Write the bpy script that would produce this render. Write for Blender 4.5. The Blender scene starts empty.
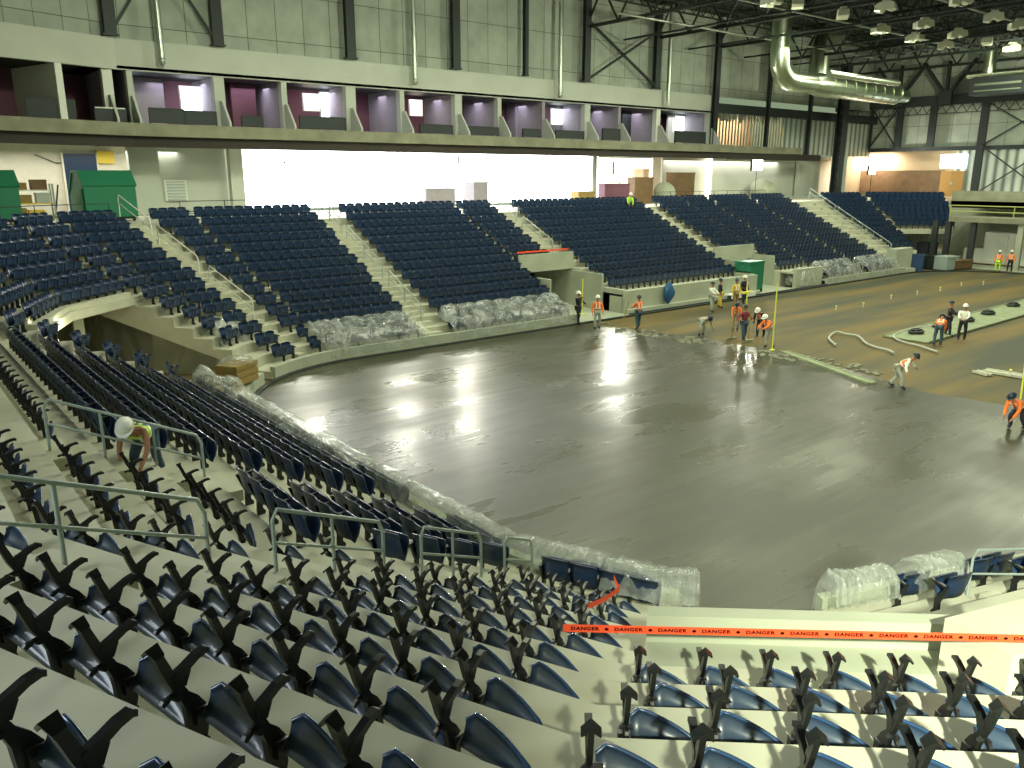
import bpy, math, random
from mathutils import Vector, Matrix
random.seed(7)
col = bpy.context.scene.collection
sc = bpy.context.scene
PI = math.pi
R = math.radians

# ------------------------------------------------------------------ camera
FPX, HY, VX = 800.0, 175.0, 1540.0
PITCH = math.atan((384-HY)/FPX)
YAW = math.atan((VX-512)/math.hypot(FPX, 384-HY))
CAM = Vector((-9.3, -6.2, 7.9))
FW = (math.cos(YAW), math.sin(YAW)); RT = (math.sin(YAW), -math.cos(YAW))
cd = bpy.data.cameras.new('camera'); cam = bpy.data.objects.new('camera', cd); col.objects.link(cam)
cam.location = CAM; cam.rotation_euler = (PI/2-PITCH, 0, YAW-PI/2)
cd.lens = FPX/1024*36; cd.sensor_width = 36; cd.clip_end = 400; cd.clip_start = .05
sc.camera = cam
def ray(x, y):
    r = (x-512)/FPX; u = (384-y)/FPX
    w = u*math.cos(PITCH)-math.sin(PITCH); f = math.cos(PITCH)+u*math.sin(PITCH)
    return Vector((f*FW[0]+r*RT[0], f*FW[1]+r*RT[1], w))
def atz(x, y, z):
    d = ray(x, y); return CAM+d*((z-CAM.z)/d.z)
def aty(x, y, Y):
    d = ray(x, y); return CAM+d*((Y-CAM.y)/d.y)
def atx(x, y, X):
    d = ray(x, y); return CAM+d*((X-CAM.x)/d.x)
def proj(v):
    a, b, c = v[0]-CAM.x, v[1]-CAM.y, v[2]-CAM.z
    f = a*FW[0]+b*FW[1]; r = a*RT[0]+b*RT[1]
    dep = f*math.cos(PITCH)-c*math.sin(PITCH); up = f*math.sin(PITCH)+c*math.cos(PITCH)
    if dep < .3: return (-999, -999, dep)
    return (512+FPX*r/dep, 384-FPX*up/dep, dep)

# ------------------------------------------------------------------ materials
def mat(name, color, rough=.6, metal=0., noise=0., nscale=3., emit=None, estr=0., bump=0., spec=.5, alpha=None, coat=0.):
    m = bpy.data.materials.new(name); m.use_nodes = True
    nt = m.node_tree; N = nt.nodes; L = nt.links; b = N['Principled BSDF']
    b.inputs['Base Color'].default_value = (*color, 1); b.inputs['Roughness'].default_value = rough
    b.inputs['Metallic'].default_value = metal; b.inputs['Specular IOR Level'].default_value = spec
    b.inputs['Coat Weight'].default_value = coat
    if emit: b.inputs['Emission Color'].default_value = (*emit, 1); b.inputs['Emission Strength'].default_value = estr
    if noise > 0 or bump > 0:
        tc = N.new('ShaderNodeTexCoord'); nz = N.new('ShaderNodeTexNoise'); nz.inputs['Scale'].default_value = nscale
        nz.inputs['Detail'].default_value = 6; L.new(tc.outputs['Object'], nz.inputs['Vector'])
        if noise > 0:
            rp = N.new('ShaderNodeValToRGB'); L.new(nz.outputs['Fac'], rp.inputs['Fac'])
            rp.color_ramp.elements[0].position = .3; rp.color_ramp.elements[1].position = .7
            rp.color_ramp.elements[0].color = (*[c*(1-noise) for c in color], 1); rp.color_ramp.elements[1].color = (*[min(1, c*(1+noise)) for c in color], 1)
            L.new(rp.outputs['Color'], b.inputs['Base Color'])
        if bump > 0:
            bp = N.new('ShaderNodeBump'); bp.inputs['Strength'].default_value = bump; bp.inputs['Distance'].default_value = .05
            L.new(nz.outputs['Fac'], bp.inputs['Height']); L.new(bp.outputs['Normal'], b.inputs['Normal'])
    if alpha is not None: b.inputs['Alpha'].default_value = alpha
    return m
M = {}
M['concrete'] = mat('terrace_concrete', (.50, .50, .39), .85, noise=.12, nscale=1.2)
M['concrete_wall'] = mat('seating_wall_concrete', (.40, .43, .33), .85, noise=.12, nscale=.8)
M['dark_concrete'] = mat('dark_olive_block', (.22, .22, .15), .9, noise=.2, nscale=1)  # darker olive concrete for slab edge, tunnel back, balcony and lumps
M['black'] = mat('black_cast_metal', (.010, .012, .012), .32, spec=.5)
M['blue'] = mat('dark_blue_plastic', (.015, .037, .092), .36, spec=.5)
M['fold'] = mat('navy_folded_plastic', (.018, .044, .108), .32, spec=.55)
M['pan'] = mat('blue_pan_plastic', (.020, .058, .15), .24, spec=.7, coat=.3)  # brighter blue puts light on the pan rim; the blue bin shares it
M['pan_face'] = mat('shaded_pan_plastic', (.026, .048, .088), .38, spec=.9, coat=.4)  # pan face darker than its rim, shade put into the colour
M['rail'] = mat('grey_painted_rail', (.34, .41, .38), .45, spec=.5)
M['white'] = mat('white_paint', (.72, .74, .66), .7)
M['offwhite'] = mat('primed_board', (.50, .53, .46), .8, noise=.05, nscale=.6)
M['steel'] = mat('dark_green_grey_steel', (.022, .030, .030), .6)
M['roof_steel'] = mat('dark_roof_steel', (.012, .020, .014), .6)
M['steel_light'] = mat('galvanised_steel', (.42, .47, .40), .35, metal=.8)
M['duct'] = mat('spiral_duct_metal', (.50, .56, .42), .30, metal=1., bump=.05, nscale=3)
M['maroon'] = mat('maroon_wall', (.13, .05, .075), .8)
M['mauve'] = mat('mauve_grey_board', (.30, .27, .31), .8, noise=.06)
M['cream'] = mat('cream_wall', (.74, .70, .58), .8, noise=.05)
M['brown_board'] = mat('brown_board', (.17, .10, .045), .75, noise=.2, nscale=2)
M['tan'] = mat('tan_plaster', (.60, .45, .28), .8)
M['green'] = mat('green_painted_steel', (.012, .17, .085), .45)
M['yellow'] = mat('yellow_paint', (.75, .55, .05), .55)
M['dull_yellow'] = mat('dull_yellow_rail', (.42, .44, .14), .6)
M['yellow_rod'] = mat('yellow_rod', (.85, .85, .12), .5)
M['orange'] = mat('orange_vest', (1., .22, .03), .7, emit=(1, .25, .05), estr=0)
M['lime'] = mat('lime_vest', (.55, .95, .04), .7)
M['silver'] = mat('reflective_stripe', (.85, .87, .75), .4)
M['skin'] = mat('skin', (.42, .20, .12), .6)
M['jeans'] = mat('jeans', (.05, .09, .13), .85, noise=.2, nscale=9)
M['greycloth'] = mat('grey_cloth', (.38, .40, .34), .85)
M['darkcloth'] = mat('dark_cloth', (.02, .022, .03), .85)
M['maroon_cloth'] = mat('maroon_cloth', (.20, .03, .04), .85)
M['hat_white'] = mat('white_hard_hat', (.85, .85, .78), .35)
M['hat_dark'] = mat('dark_hard_hat', (.02, .03, .05), .4)
M['tape'] = mat('orange_tape', (1., .10, .03), .5)
M['red_tape'] = mat('red_tape', (.55, .04, .03), .5)
M['ink'] = mat('black_ink', (.015, .002, .002), .9, spec=.1)
M['cardboard'] = mat('cardboard', (.30, .205, .065), .85, noise=.1)
M['bluebag'] = mat('blue_cloth', (.02, .10, .24), .6)
M['beige_light'] = mat('lamp_housing', (.88, .90, .72), .6)
M['louvre'] = mat('louvre_grey', (.45, .50, .47), .5)
M['door_orange'] = mat('wood_door', (.42, .22, .05), .6)
M['hose'] = mat('grey_hose', (.40, .42, .34), .7)
M['plank'] = mat('pale_green_board', (.25, .29, .17), .8, noise=.2, nscale=1.5)
M['window_glow'] = mat('sunlit_sheeting', (.9, .9, .9), .9, emit=(.93, .97, 1.), estr=9)
M['window_soft'] = mat('daylit_glass', (.9, .9, .9), .5, emit=(.85, .95, 1.), estr=4)
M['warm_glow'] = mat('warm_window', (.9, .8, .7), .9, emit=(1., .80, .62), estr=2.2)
M['lamp'] = mat('lamp_lens', (1, 1, 1), .5, emit=(1., 1., .85), estr=90)

def mat_ice():
    m = bpy.data.materials.new('wet_trowelled_concrete'); m.use_nodes = True
    nt = m.node_tree; N = nt.nodes; L = nt.links; b = N['Principled BSDF']
    tc = N.new('ShaderNodeTexCoord')
    def noise(scale, rot, stretch, det=4, dist=.0):
        mp = N.new('ShaderNodeMapping'); mp.inputs['Rotation'].default_value = (0, 0, R(rot)); mp.inputs['Scale'].default_value = stretch
        L.new(tc.outputs['Object'], mp.inputs['Vector'])
        n = N.new('ShaderNodeTexNoise'); n.inputs['Scale'].default_value = scale; n.inputs['Detail'].default_value = det; n.inputs['Distortion'].default_value = dist
        L.new(mp.outputs['Vector'], n.inputs['Vector']); return n.outputs['Fac']
    n1 = noise(.35, 0, (.35, 1.6, 1), 5); n2 = noise(.35, 90, (.35, 1.8, 1), 5); n3 = noise(.22, 20, (1, 1, 1), 3, .4); n4 = noise(2.2, 5, (.15, 1.5, 1), 5)
    def mix(a, c, op='MULTIPLY', v=None):
        q = N.new('ShaderNodeMath'); q.operation = op; L.new(a, q.inputs[0])
        if v is None: L.new(c, q.inputs[1])
        else: q.inputs[1].default_value = v
        return q.outputs[0]
    s = mix(mix(n1, n2, 'MAXIMUM'), n3, 'ADD'); s = mix(s, mix(n4, None, 'MULTIPLY', .35), 'ADD')
    rp = N.new('ShaderNodeValToRGB'); L.new(mix(s, None, 'MULTIPLY', .6), rp.inputs['Fac'])
    e = rp.color_ramp.elements
    e[0].position = .62; e[0].color = (.040, .042, .024, 1); e[1].position = .93; e[1].color = (.076, .076, .048, 1)
    L.new(rp.outputs['Color'], b.inputs['Base Color'])
    rr = N.new('ShaderNodeMapRange'); L.new(mix(s, None, 'MULTIPLY', .6), rr.inputs['Value'])
    rr.inputs['From Min'].default_value = .64; rr.inputs['From Max'].default_value = .90; rr.inputs['To Min'].default_value = .40; rr.inputs['To Max'].default_value = .17
    L.new(rr.outputs['Result'], b.inputs['Roughness']); b.inputs['Specular IOR Level'].default_value = .4
    bp = N.new('ShaderNodeBump'); bp.inputs['Strength'].default_value = .10; bp.inputs['Distance'].default_value = .05
    L.new(n4, bp.inputs['Height']); L.new(bp.outputs['Normal'], b.inputs['Normal'])
    return m
M['ice'] = mat_ice()
def mat_sub():
    m = bpy.data.materials.new('rebar_and_pipe_bed'); m.use_nodes = True
    nt = m.node_tree; N = nt.nodes; L = nt.links; b = N['Principled BSDF']; b.inputs['Roughness'].default_value = .75
    tc = N.new('ShaderNodeTexCoord'); mp = N.new('ShaderNodeMapping'); mp.inputs['Scale'].default_value = (.06, .45, 1); mp.inputs['Rotation'].default_value = (0, 0, R(-4))
    L.new(tc.outputs['Object'], mp.inputs['Vector'])
    n = N.new('ShaderNodeTexNoise'); n.inputs['Scale'].default_value = 1.1; n.inputs['Detail'].default_value = 5; L.new(mp.outputs['Vector'], n.inputs['Vector'])
    rp = N.new('ShaderNodeValToRGB'); L.new(n.outputs['Fac'], rp.inputs['Fac']); e = rp.color_ramp.elements
    e[0].position = .38; e[0].color = (.050, .056, .032, 1); e[1].position = .64; e[1].color = (.160, .108, .022, 1)
    el = rp.color_ramp.elements.new(.5); el.color = (.098, .080, .028, 1)
    L.new(rp.outputs['Color'], b.inputs['Base Color'])
    return m
M['sub'] = mat_sub()
def mat_panel():
    m = bpy.data.materials.new('quilted_wall_panels'); m.use_nodes = True
    nt = m.node_tree; N = nt.nodes; L = nt.links; b = N['Principled BSDF']; b.inputs['Roughness'].default_value = .85
    tc = N.new('ShaderNodeTexCoord'); sx = N.new('ShaderNodeSeparateXYZ'); L.new(tc.outputs['Object'], sx.inputs[0])
    ad = N.new('ShaderNodeMath'); ad.operation = 'ADD'; L.new(sx.outputs['X'], ad.inputs[0]); L.new(sx.outputs['Y'], ad.inputs[1])
    cb = N.new('ShaderNodeCombineXYZ'); L.new(ad.outputs[0], cb.inputs['X']); L.new(sx.outputs['Z'], cb.inputs['Y'])
    br = N.new('ShaderNodeTexBrick'); br.offset = 0; br.inputs['Scale'].default_value = 1; br.inputs['Brick Width'].default_value = 1.75; br.inputs['Row Height'].default_value = 2.6
    br.inputs['Mortar Size'].default_value = .03; br.inputs['Mortar Smooth'].default_value = .6
    br.inputs['Color1'].default_value = (.40, .44, .37, 1); br.inputs['Color2'].default_value = (.34, .38, .32, 1); br.inputs['Mortar'].default_value = (.10, .13, .085, 1)
    L.new(cb.outputs[0], br.inputs['Vector'])
    nz = N.new('ShaderNodeTexNoise'); nz.inputs['Scale'].default_value = .9; nz.inputs['Detail'].default_value = 6; L.new(tc.outputs['Object'], nz.inputs['Vector'])
    mx = N.new('ShaderNodeMixRGB'); mx.blend_type = 'OVERLAY'; mx.inputs[0].default_value = .35; L.new(br.outputs['Color'], mx.inputs[1]); L.new(nz.outputs['Fac'], mx.inputs[2])
    L.new(mx.outputs[0], b.inputs['Base Color'])
    return m
M['panel'] = mat_panel()
def mat_corr():
    m = bpy.data.materials.new('ribbed_metal_cladding'); m.use_nodes = True
    nt = m.node_tree; N = nt.nodes; L = nt.links; b = N['Principled BSDF']; b.inputs['Roughness'].default_value = .45; b.inputs['Metallic'].default_value = .3
    tc = N.new('ShaderNodeTexCoord'); sx = N.new('ShaderNodeSeparateXYZ'); L.new(tc.outputs['Object'], sx.inputs[0])
    ad = N.new('ShaderNodeMath'); ad.operation = 'ADD'; L.new(sx.outputs['X'], ad.inputs[0]); L.new(sx.outputs['Y'], ad.inputs[1])
    w = N.new('ShaderNodeMath'); w.operation = 'PINGPONG'; w.inputs[1].default_value = .45; L.new(ad.outputs[0], w.inputs[0])
    rp = N.new('ShaderNodeValToRGB'); L.new(w.outputs[0], rp.inputs['Fac']); rp.color_ramp.elements[0].position = .05; rp.color_ramp.elements[1].position = .3
    rp.color_ramp.elements[0].color = (.16, .19, .16, 1); rp.color_ramp.elements[1].color = (.60, .66, .58, 1)
    L.new(rp.outputs['Color'], b.inputs['Base Color'])
    bp = N.new('ShaderNodeBump'); bp.inputs['Strength'].default_value = .6; bp.inputs['Distance'].default_value = .1
    L.new(w.outputs[0], bp.inputs['Height']); L.new(bp.outputs['Normal'], b.inputs['Normal'])
    return m
M['corr'] = mat_corr()
def mat_plastic():
    m = bpy.data.materials.new('clear_poly_sheeting'); m.use_nodes = True
    nt = m.node_tree; N = nt.nodes; L = nt.links; N.clear()
    out = N.new('ShaderNodeOutputMaterial'); tr = N.new('ShaderNodeBsdfTransparent'); tr.inputs[0].default_value = (.94, .96, .93, 1)
    b = N.new('ShaderNodeBsdfPrincipled'); b.inputs['Base Color'].default_value = (.60, .63, .60, 1); b.inputs['Roughness'].default_value = .12; b.inputs['Specular IOR Level'].default_value = .9
    tc = N.new('ShaderNodeTexCoord'); nz = N.new('ShaderNodeTexNoise'); nz.inputs['Scale'].default_value = 1.3; nz.inputs['Detail'].default_value = 4; nz.inputs['Distortion'].default_value = 1.6
    L.new(tc.outputs['Object'], nz.inputs['Vector'])
    bp = N.new('ShaderNodeBump'); bp.inputs['Strength'].default_value = .45; bp.inputs['Distance'].default_value = .10; L.new(nz.outputs['Fac'], bp.inputs['Height']); L.new(bp.outputs['Normal'], b.inputs['Normal'])
    mr = N.new('ShaderNodeMapRange'); L.new(nz.outputs['Fac'], mr.inputs['Value']); mr.inputs['From Min'].default_value = .3; mr.inputs['From Max'].default_value = .7
    mr.inputs['To Min'].default_value = .10; mr.inputs['To Max'].default_value = .55
    mx = N.new('ShaderNodeMixShader'); L.new(mr.outputs[0], mx.inputs[0]); L.new(tr.outputs[0], mx.inputs[1]); L.new(b.outputs[0], mx.inputs[2]); L.new(mx.outputs[0], out.inputs[0])
    return m
M['plastic'] = mat_plastic()

# ------------------------------------------------------------------ mesh helpers
class MB:
    def __init__(s): s.v = []; s.f = []; s.m = []; s.mi = 0; s.sm = []
    def add(s, vs, fs, smooth=False):
        o = len(s.v); s.v += [tuple(v) for v in vs]
        for f in fs: s.f.append([i+o for i in f]); s.m.append(s.mi); s.sm.append(smooth)
        return s
    def box(s, x0, x1, y0, y1, z0, z1):
        vs = [(x, y, z) for x in (x0, x1) for y in (y0, y1) for z in (z0, z1)]
        return s.add(vs, [(0, 1, 3, 2), (4, 6, 7, 5), (0, 4, 5, 1), (2, 3, 7, 6), (0, 2, 6, 4), (1, 5, 7, 3)])
    def obox(s, c, ex, ey, ez):
        c = Vector(c); ex = Vector(ex); ey = Vector(ey); ez = Vector(ez)
        vs = [c+a*ex+b*ey+d*ez for a in (-1, 1) for b in (-1, 1) for d in (-1, 1)]
        return s.add(vs, [(0, 1, 3, 2), (4, 6, 7, 5), (0, 4, 5, 1), (2, 3, 7, 6), (0, 2, 6, 4), (1, 5, 7, 3)])
    def bar(s, a, b, w, h=None):
        a = Vector(a); b = Vector(b); d = b-a; h = h or w
        up = Vector((0, 0, 1)) if abs(d.normalized().z) < .95 else Vector((0, 1, 0))
        x = d.cross(up).normalized(); y = x.cross(d).normalized()
        return s.obox((a+b)/2, d/2, x*w/2, y*h/2)
    def tube(s, pts, r, n=8, closed=True):
        pts = [Vector(p) for p in pts]; rr = r if isinstance(r, (list, tuple)) else [r]*len(pts)
        vs = []; px = None
        for i, p in enumerate(pts):
            d = (pts[min(i+1, len(pts)-1)]-pts[max(i-1, 0)]).normalized()
            if px is None:
                up = Vector((0, 0, 1)) if abs(d.z) < .95 else Vector((1, 0, 0)); px = d.cross(up).normalized()
            px = (px-d*px.dot(d)).normalized(); py = d.cross(px)
            for k in range(n):
                a = 2*PI*k/n; vs.append(p+px*math.cos(a)*rr[i]+py*math.sin(a)*rr[i])
        fs = []
        for i in range(len(pts)-1):
            for k in range(n): fs.append((i*n+k, i*n+(k+1) % n, (i+1)*n+(k+1) % n, (i+1)*n+k))
        s.add(vs, fs, True)
        if closed: s.add(vs[:n], [tuple(range(n))[::-1]]); s.add(vs[-n:], [tuple(range(n))])
        return s
    def prism(s, poly, fn, t0, t1):
        n = len(poly); vs = [fn(p, t0) for p in poly]+[fn(p, t1) for p in poly]
        fs = [tuple(range(n))[::-1], tuple(range(n, 2*n))]+[(i, (i+1) % n, n+(i+1) % n, n+i) for i in range(n)]
        return s.add(vs, fs)
    def grid(s, nu, nv, fn, smooth=True):
        vs = [fn(i/(nu-1), j/(nv-1)) for i in range(nu) for j in range(nv)]
        fs = [(i*nv+j, (i+1)*nv+j, (i+1)*nv+j+1, i*nv+j+1) for i in range(nu-1) for j in range(nv-1)]
        return s.add(vs, fs, smooth)
    def shell(s, nu, nv, fn, th):
        # double-sided grid with thickness
        P = [[Vector(fn(i/(nu-1), j/(nv-1))) for j in range(nv)] for i in range(nu)]
        vs = []
        for i in range(nu):
            for j in range(nv):
                a = P[min(i+1, nu-1)][j]-P[max(i-1, 0)][j]; b = P[i][min(j+1, nv-1)]-P[i][max(j-1, 0)]
                nn = a.cross(b).normalized(); vs += [P[i][j]+nn*th/2, P[i][j]-nn*th/2]
        id = lambda i, j, k: (i*nv+j)*2+k
        fs = []
        for i in range(nu-1):
            for j in range(nv-1):
                fs.append((id(i, j, 0), id(i+1, j, 0), id(i+1, j+1, 0), id(i, j+1, 0)))
                fs.append((id(i, j, 1), id(i, j+1, 1), id(i+1, j+1, 1), id(i+1, j, 1)))
        for i in range(nu-1):
            for j in (0, nv-1): fs.append((id(i, j, 0), id(i, j, 1), id(i+1, j, 1), id(i+1, j, 0)))
        for j in range(nv-1):
            for i in (0, nu-1): fs.append((id(i, j, 0), id(i, j+1, 0), id(i, j+1, 1), id(i, j, 1)))
        return s.add(vs, fs, True)
    def ellip(s, c, rx, ry, rz, n=10, m=7):
        vs = []; fs = []
        for i in range(m+1):
            t = PI*i/m
            for k in range(n):
                a = 2*PI*k/n; vs.append((c[0]+rx*math.sin(t)*math.cos(a), c[1]+ry*math.sin(t)*math.sin(a), c[2]+rz*math.cos(t)))
        for i in range(m):
            for k in range(n): fs.append((i*n+k, (i+1)*n+k, (i+1)*n+(k+1) % n, i*n+(k+1) % n))
        return s.add(vs, fs, True)
    def mesh(s, name, mats):
        me = bpy.data.meshes.new(name); me.from_pydata(s.v, [], s.f)
        mats = mats if isinstance(mats, (list, tuple)) else [mats]
        for q in mats: me.materials.append(M[q] if isinstance(q, str) else q)
        me.polygons.foreach_set('material_index', s.m); me.polygons.foreach_set('use_smooth', s.sm); me.update()
        return me
    def build(s, name, mats, parent=None, **kw):
        o = bpy.data.objects.new(name, s.mesh(name, mats)); col.objects.link(o)
        if parent: o.parent = parent
        return tag(o, **kw)
def tag(o, label=None, cat=None, group=None, kind=None):
    if label: o['label'] = label
    if cat: o['category'] = cat
    if group: o['group'] = group
    if kind: o['kind'] = kind
    return o
def empty(name, loc=(0, 0, 0), rz=0, **kw):
    o = bpy.data.objects.new(name, None); col.objects.link(o); o.location = loc; o.rotation_euler = (0, 0, rz); o.empty_display_size = .2
    return tag(o, **kw)
def struct(name, mb, mats, label=None): return mb.build(name, mats, None, label=label, kind='structure')

# ------------------------------------------------------------------ bowl layout
C1, C2, C3 = (7., 6.5), (7., 18.3), (58., 18.3)
T = .84
def D(k): return .08+T*k
def Z(k): return .32+.40*k
K1 = 14
def near(phi, th):
    def f(d):
        r = (7+d)/math.cos(R(phi-th)); return Vector((C1[0]-r*math.cos(R(phi)), C1[1]-r*math.sin(R(phi)), 0))
    return f
def farl(phi, th):
    def f(d):
        r = (7+d)/math.cos(R(phi-th)); return Vector((C2[0]-r*math.cos(R(phi)), C2[1]+r*math.sin(R(phi)), 0))
    return f
def farr(phi, th):
    def f(d):
        r = (7+d)/math.cos(R(phi-th)); return Vector((C3[0]+r*math.cos(R(phi)), C3[1]+r*math.sin(R(phi)), 0))
    return f
def nside(x): return lambda d: Vector((x, -.5-d, 0))
def side(x): return lambda d: Vector((x, 25.3+d, 0))
def end(y): return lambda d: Vector((-d, y, 0))

terr = MB(); wallmb = MB()
def terrace(a, b, k0=0, k1=K1, sa=False, sb=False, top=None, under=None):
    for k in range(k0, k1):
        za = Z(k); zl = Z(k-1) if k > k0 else (under if under is not None else 0)
        p, q, r_, s_ = a(D(k)), b(D(k)), b(D(k+1)), a(D(k+1))
        def u(v, z): return (v.x, v.y, z)
        terr.add([u(p, za), u(q, za), u(r_, za), u(s_, za)], [(0, 1, 2, 3)])
        terr.add([u(p, zl), u(q, zl), u(q, za), u(p, za)], [(0, 1, 2, 3)])
    for st, on in ((a, sa), (b, sb)):
        if not on: continue
        for k in range(k0, k1):
            p, s_ = st(D(k)), st(D(k+1)); lo = 0 if under is None else under
            terr.add([(p.x, p.y, lo), (s_.x, s_.y, lo), (s_.x, s_.y, Z(k)), (p.x, p.y, Z(k))], [(0, 1, 2, 3)])
    # steps against the top concourse
    if k1 == K1:
        p, q, r_, s_ = a(D(K1)), b(D(K1)), b(D(K1)+9), a(D(K1)+9)
        terr.add([(p.x, p.y, Z(K1-1)), (q.x, q.y, Z(K1-1)), (r_.x, r_.y, Z(K1-1)), (s_.x, s_.y, Z(K1-1))], [(0, 1, 2, 3)])
        if under is not None:
            terr.add([(a(D(k0)).x, a(D(k0)).y, under), (b(D(k0)).x, b(D(k0)).y, under), (r_.x, r_.y, under), (s_.x, s_.y, under)], [(0, 1, 2, 3)])

# seat sites : (x, y, z, angle, row, section, number in row, kind)
sites = []
def seats(a, b, k0, k1, sec, m0=.12, m1=.12, kind='back', skip=None):
    for k in range(k0, k1):
        kd = kind(k) if callable(kind) else kind
        so = .54 if kd == 'bare' else .46
        p, q = a(D(k)+so), b(D(k)+so); d = q-p; ln = d.length
        n = int((ln-m0-m1)/.53)
        if n < 1: continue
        u = d.normalized(); f = Vector((u.y, -u.x, 0))*-1
        rz = math.atan2(u.y, u.x)
        off = m0+(ln-m0-m1-n*.53)/2
        for i in range(n):
            if skip and skip(k, i, n): continue
            s = p+u*(off+.53*i)
            sites.append((s.x, s.y, Z(k), rz, k, sec, i+1, n, kd))

# far right corner
terrace(farr(36, 48), farr(60, 48), 7, K1, True, False, under=2.7)
seats(farr(36, 48), farr(60, 48), 7, K1, 'over far corner opening')
terrace(farr(60, 72), farr(77, 72), 2, K1, True)
seats(farr(60, 72), farr(77, 72), 3, K1, 'beside far corner opening')
terrace(farr(77, 72), farr(81, 72), 0, K1); terrace(farr(81, 90), side(57.2), 0, K1)
# section D
terrace(side(57.2), side(46), 0, K1); terrace(side(46), side(42.5), 2, K1, False, True)
seats(side(57.2), side(52), 0, K1, 'far end of long side'); seats(side(52), side(46), 0, K1, 'two along from the far corner')
seats(side(46), side(42.5), 2, K1, 'right of the green bin', m0=.0)
terrace(side(42.5), side(37.8), 5, K1, False, False, under=2.2)
seats(side(42.5), side(39.1), 5, K1, 'over the green bin passage', m0=0.)
# section C
terrace(side(37.8), side(24.9), 2, K1, True, True)
seats(side(37.8), side(24.9), 2, K1, 'third far block')
terrace(side(24.9), side(20.6), 6, K1, False, False, under=2.6)
seats(side(23.6), side(20.6), 6, K1, 'over the middle passage', m1=0)
# section B
terrace(side(20.6), side(11), 0, K1, True, False)
seats(side(20.6), side(12.2), 0, K1, 'second far block', m0=0)
# section A
terrace(side(11), farl(81, 90), 0, K1); terrace(farl(81, 72), farl(60, 72), 0, K1); terrace(farl(60, 48), farl(52, 48), 0, K1, False, True)
seats(side(11), farl(81, 90), 0, K1, 'first far block', m1=0)
seats(farl(81, 72), farl(73.5, 72), 0, K1, 'right of far left stairs', m0=0)
seats(farl(69.5, 72), farl(60, 72), 0, K1, 'left of far left stairs', m1=0)
seats(farl(60, 48), farl(52, 48), 2, K1, 'beside far left tunnel wall', m0=0, m1=.05)
# far left tunnel
terrace(farl(52, 48), farl(36, 48), 7, K1, under=2.8); terrace(farl(36, 24), farl(20, 24), 7, K1, under=2.8)
seats(farl(52, 48), farl(36, 48), 7, K1, 'over far left tunnel', m0=0.05, m1=0)
seats(farl(36, 24), farl(20, 24), 7, K1, 'over left edge of far tunnel', m0=0)
terrace(farl(20, 24), farl(12, 24), 0, K1, True, False)
seats(farl(20, 24), farl(13.5, 24), 0, 11, 'far tip of end stand', m0=.1, m1=0)
# end stand
terrace(farl(12, 0), end(8.3), 0, K1); terrace(end(8.3), end(7.0), 0, K1); terrace(end(7.0), near(12, 0), 0, K1)
seats(farl(8, 0), end(8.3), 0, K1, 'far half of end stand', m0=0, kind=lambda k: 'back' if k < 8 else 'bare')
seats(end(7.0), near(12, 0), 0, K1, 'middle of end stand', kind=lambda k: 'back' if k < 6 else 'bare')
seats(near(12, 24), near(16.6, 24), 0, K1, 'left of curved stand stairs', m0=.1, m1=0, kind=lambda k: 'back' if k < 5 else 'bare')
# near corner
terrace(near(12, 24), near(36, 24), 0, K1); terrace(near(36, 48), near(37.5, 48), 0, K1, False, True)
seats(near(21.3, 24), near(36, 24), 0, 2, 'curved stand beside tunnel', m0=.0, m1=.05)
seats(near(21.3, 24), near(36, 24), 2, K1, 'curved stand beside tunnel', m0=.0, m1=.05, kind='bare', skip=lambda k, i, n: False)
terrace(near(37.5, 48), near(58, 48), 8, K1, under=3.2)
seats(near(36, 48), near(60, 48), 8, K1, 'over the near tunnel', m0=.10, m1=.05, kind='bare')
seats(near(36, 48), near(37.5, 48), 2, 8, 'by the tunnel edge', m0=.0, m1=0, kind='bare')
terrace(near(58, 48), near(60, 48), 0, K1, True); terrace(near(60, 72), near(100, 72), 0, K1, False)
seats(near(60, 72), near(74, 72), 0, 2, 'beyond the near tunnel', m0=.9)
seats(near(78, 72), near(88, 72), 0, 2, 'right of the last rail', m1=0)
seats(near(60, 72), near(78, 72), 8, K1, 'at the right edge', m0=.1, kind='bare')
def steps(a, b, k0, k1, m=.08):
    for k in range(k0, k1):
        p, q = a(D(k)-.40), b(D(k)-.40); r_, s_ = b(D(k)+.01), a(D(k)+.01); u = (q-p).normalized()*m
        quad = [p+u, q-u, r_-u, s_+u]; z0, z1 = Z(k-1)-.01, Z(k-1)+.2
        terr.add([(v.x, v.y, z0) for v in quad]+[(v.x, v.y, z1) for v in quad], [(4, 5, 6, 7), (0, 1, 5, 4), (1, 2, 6, 5), (2, 3, 7, 6), (3, 0, 4, 7)])
steps(end(8.3), end(7.0), 1, K1); steps(near(16.6, 24), near(21.3, 24), 1, K1); steps(farl(73.5, 72), farl(69.5, 72), 1, K1)
steps(side(12.2), side(11), 1, K1); steps(side(24.9), side(23.6), 7, K1); steps(side(39.1), side(37.8), 6, K1); steps(farr(77, 72), farr(80, 72), 1, K1); steps(near(74, 72), near(77.5, 72), 1, 8)
struct('floor_terrace', terr, ['concrete'], 'stepped pale concrete seating terraces wrapping round the rink')

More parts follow.
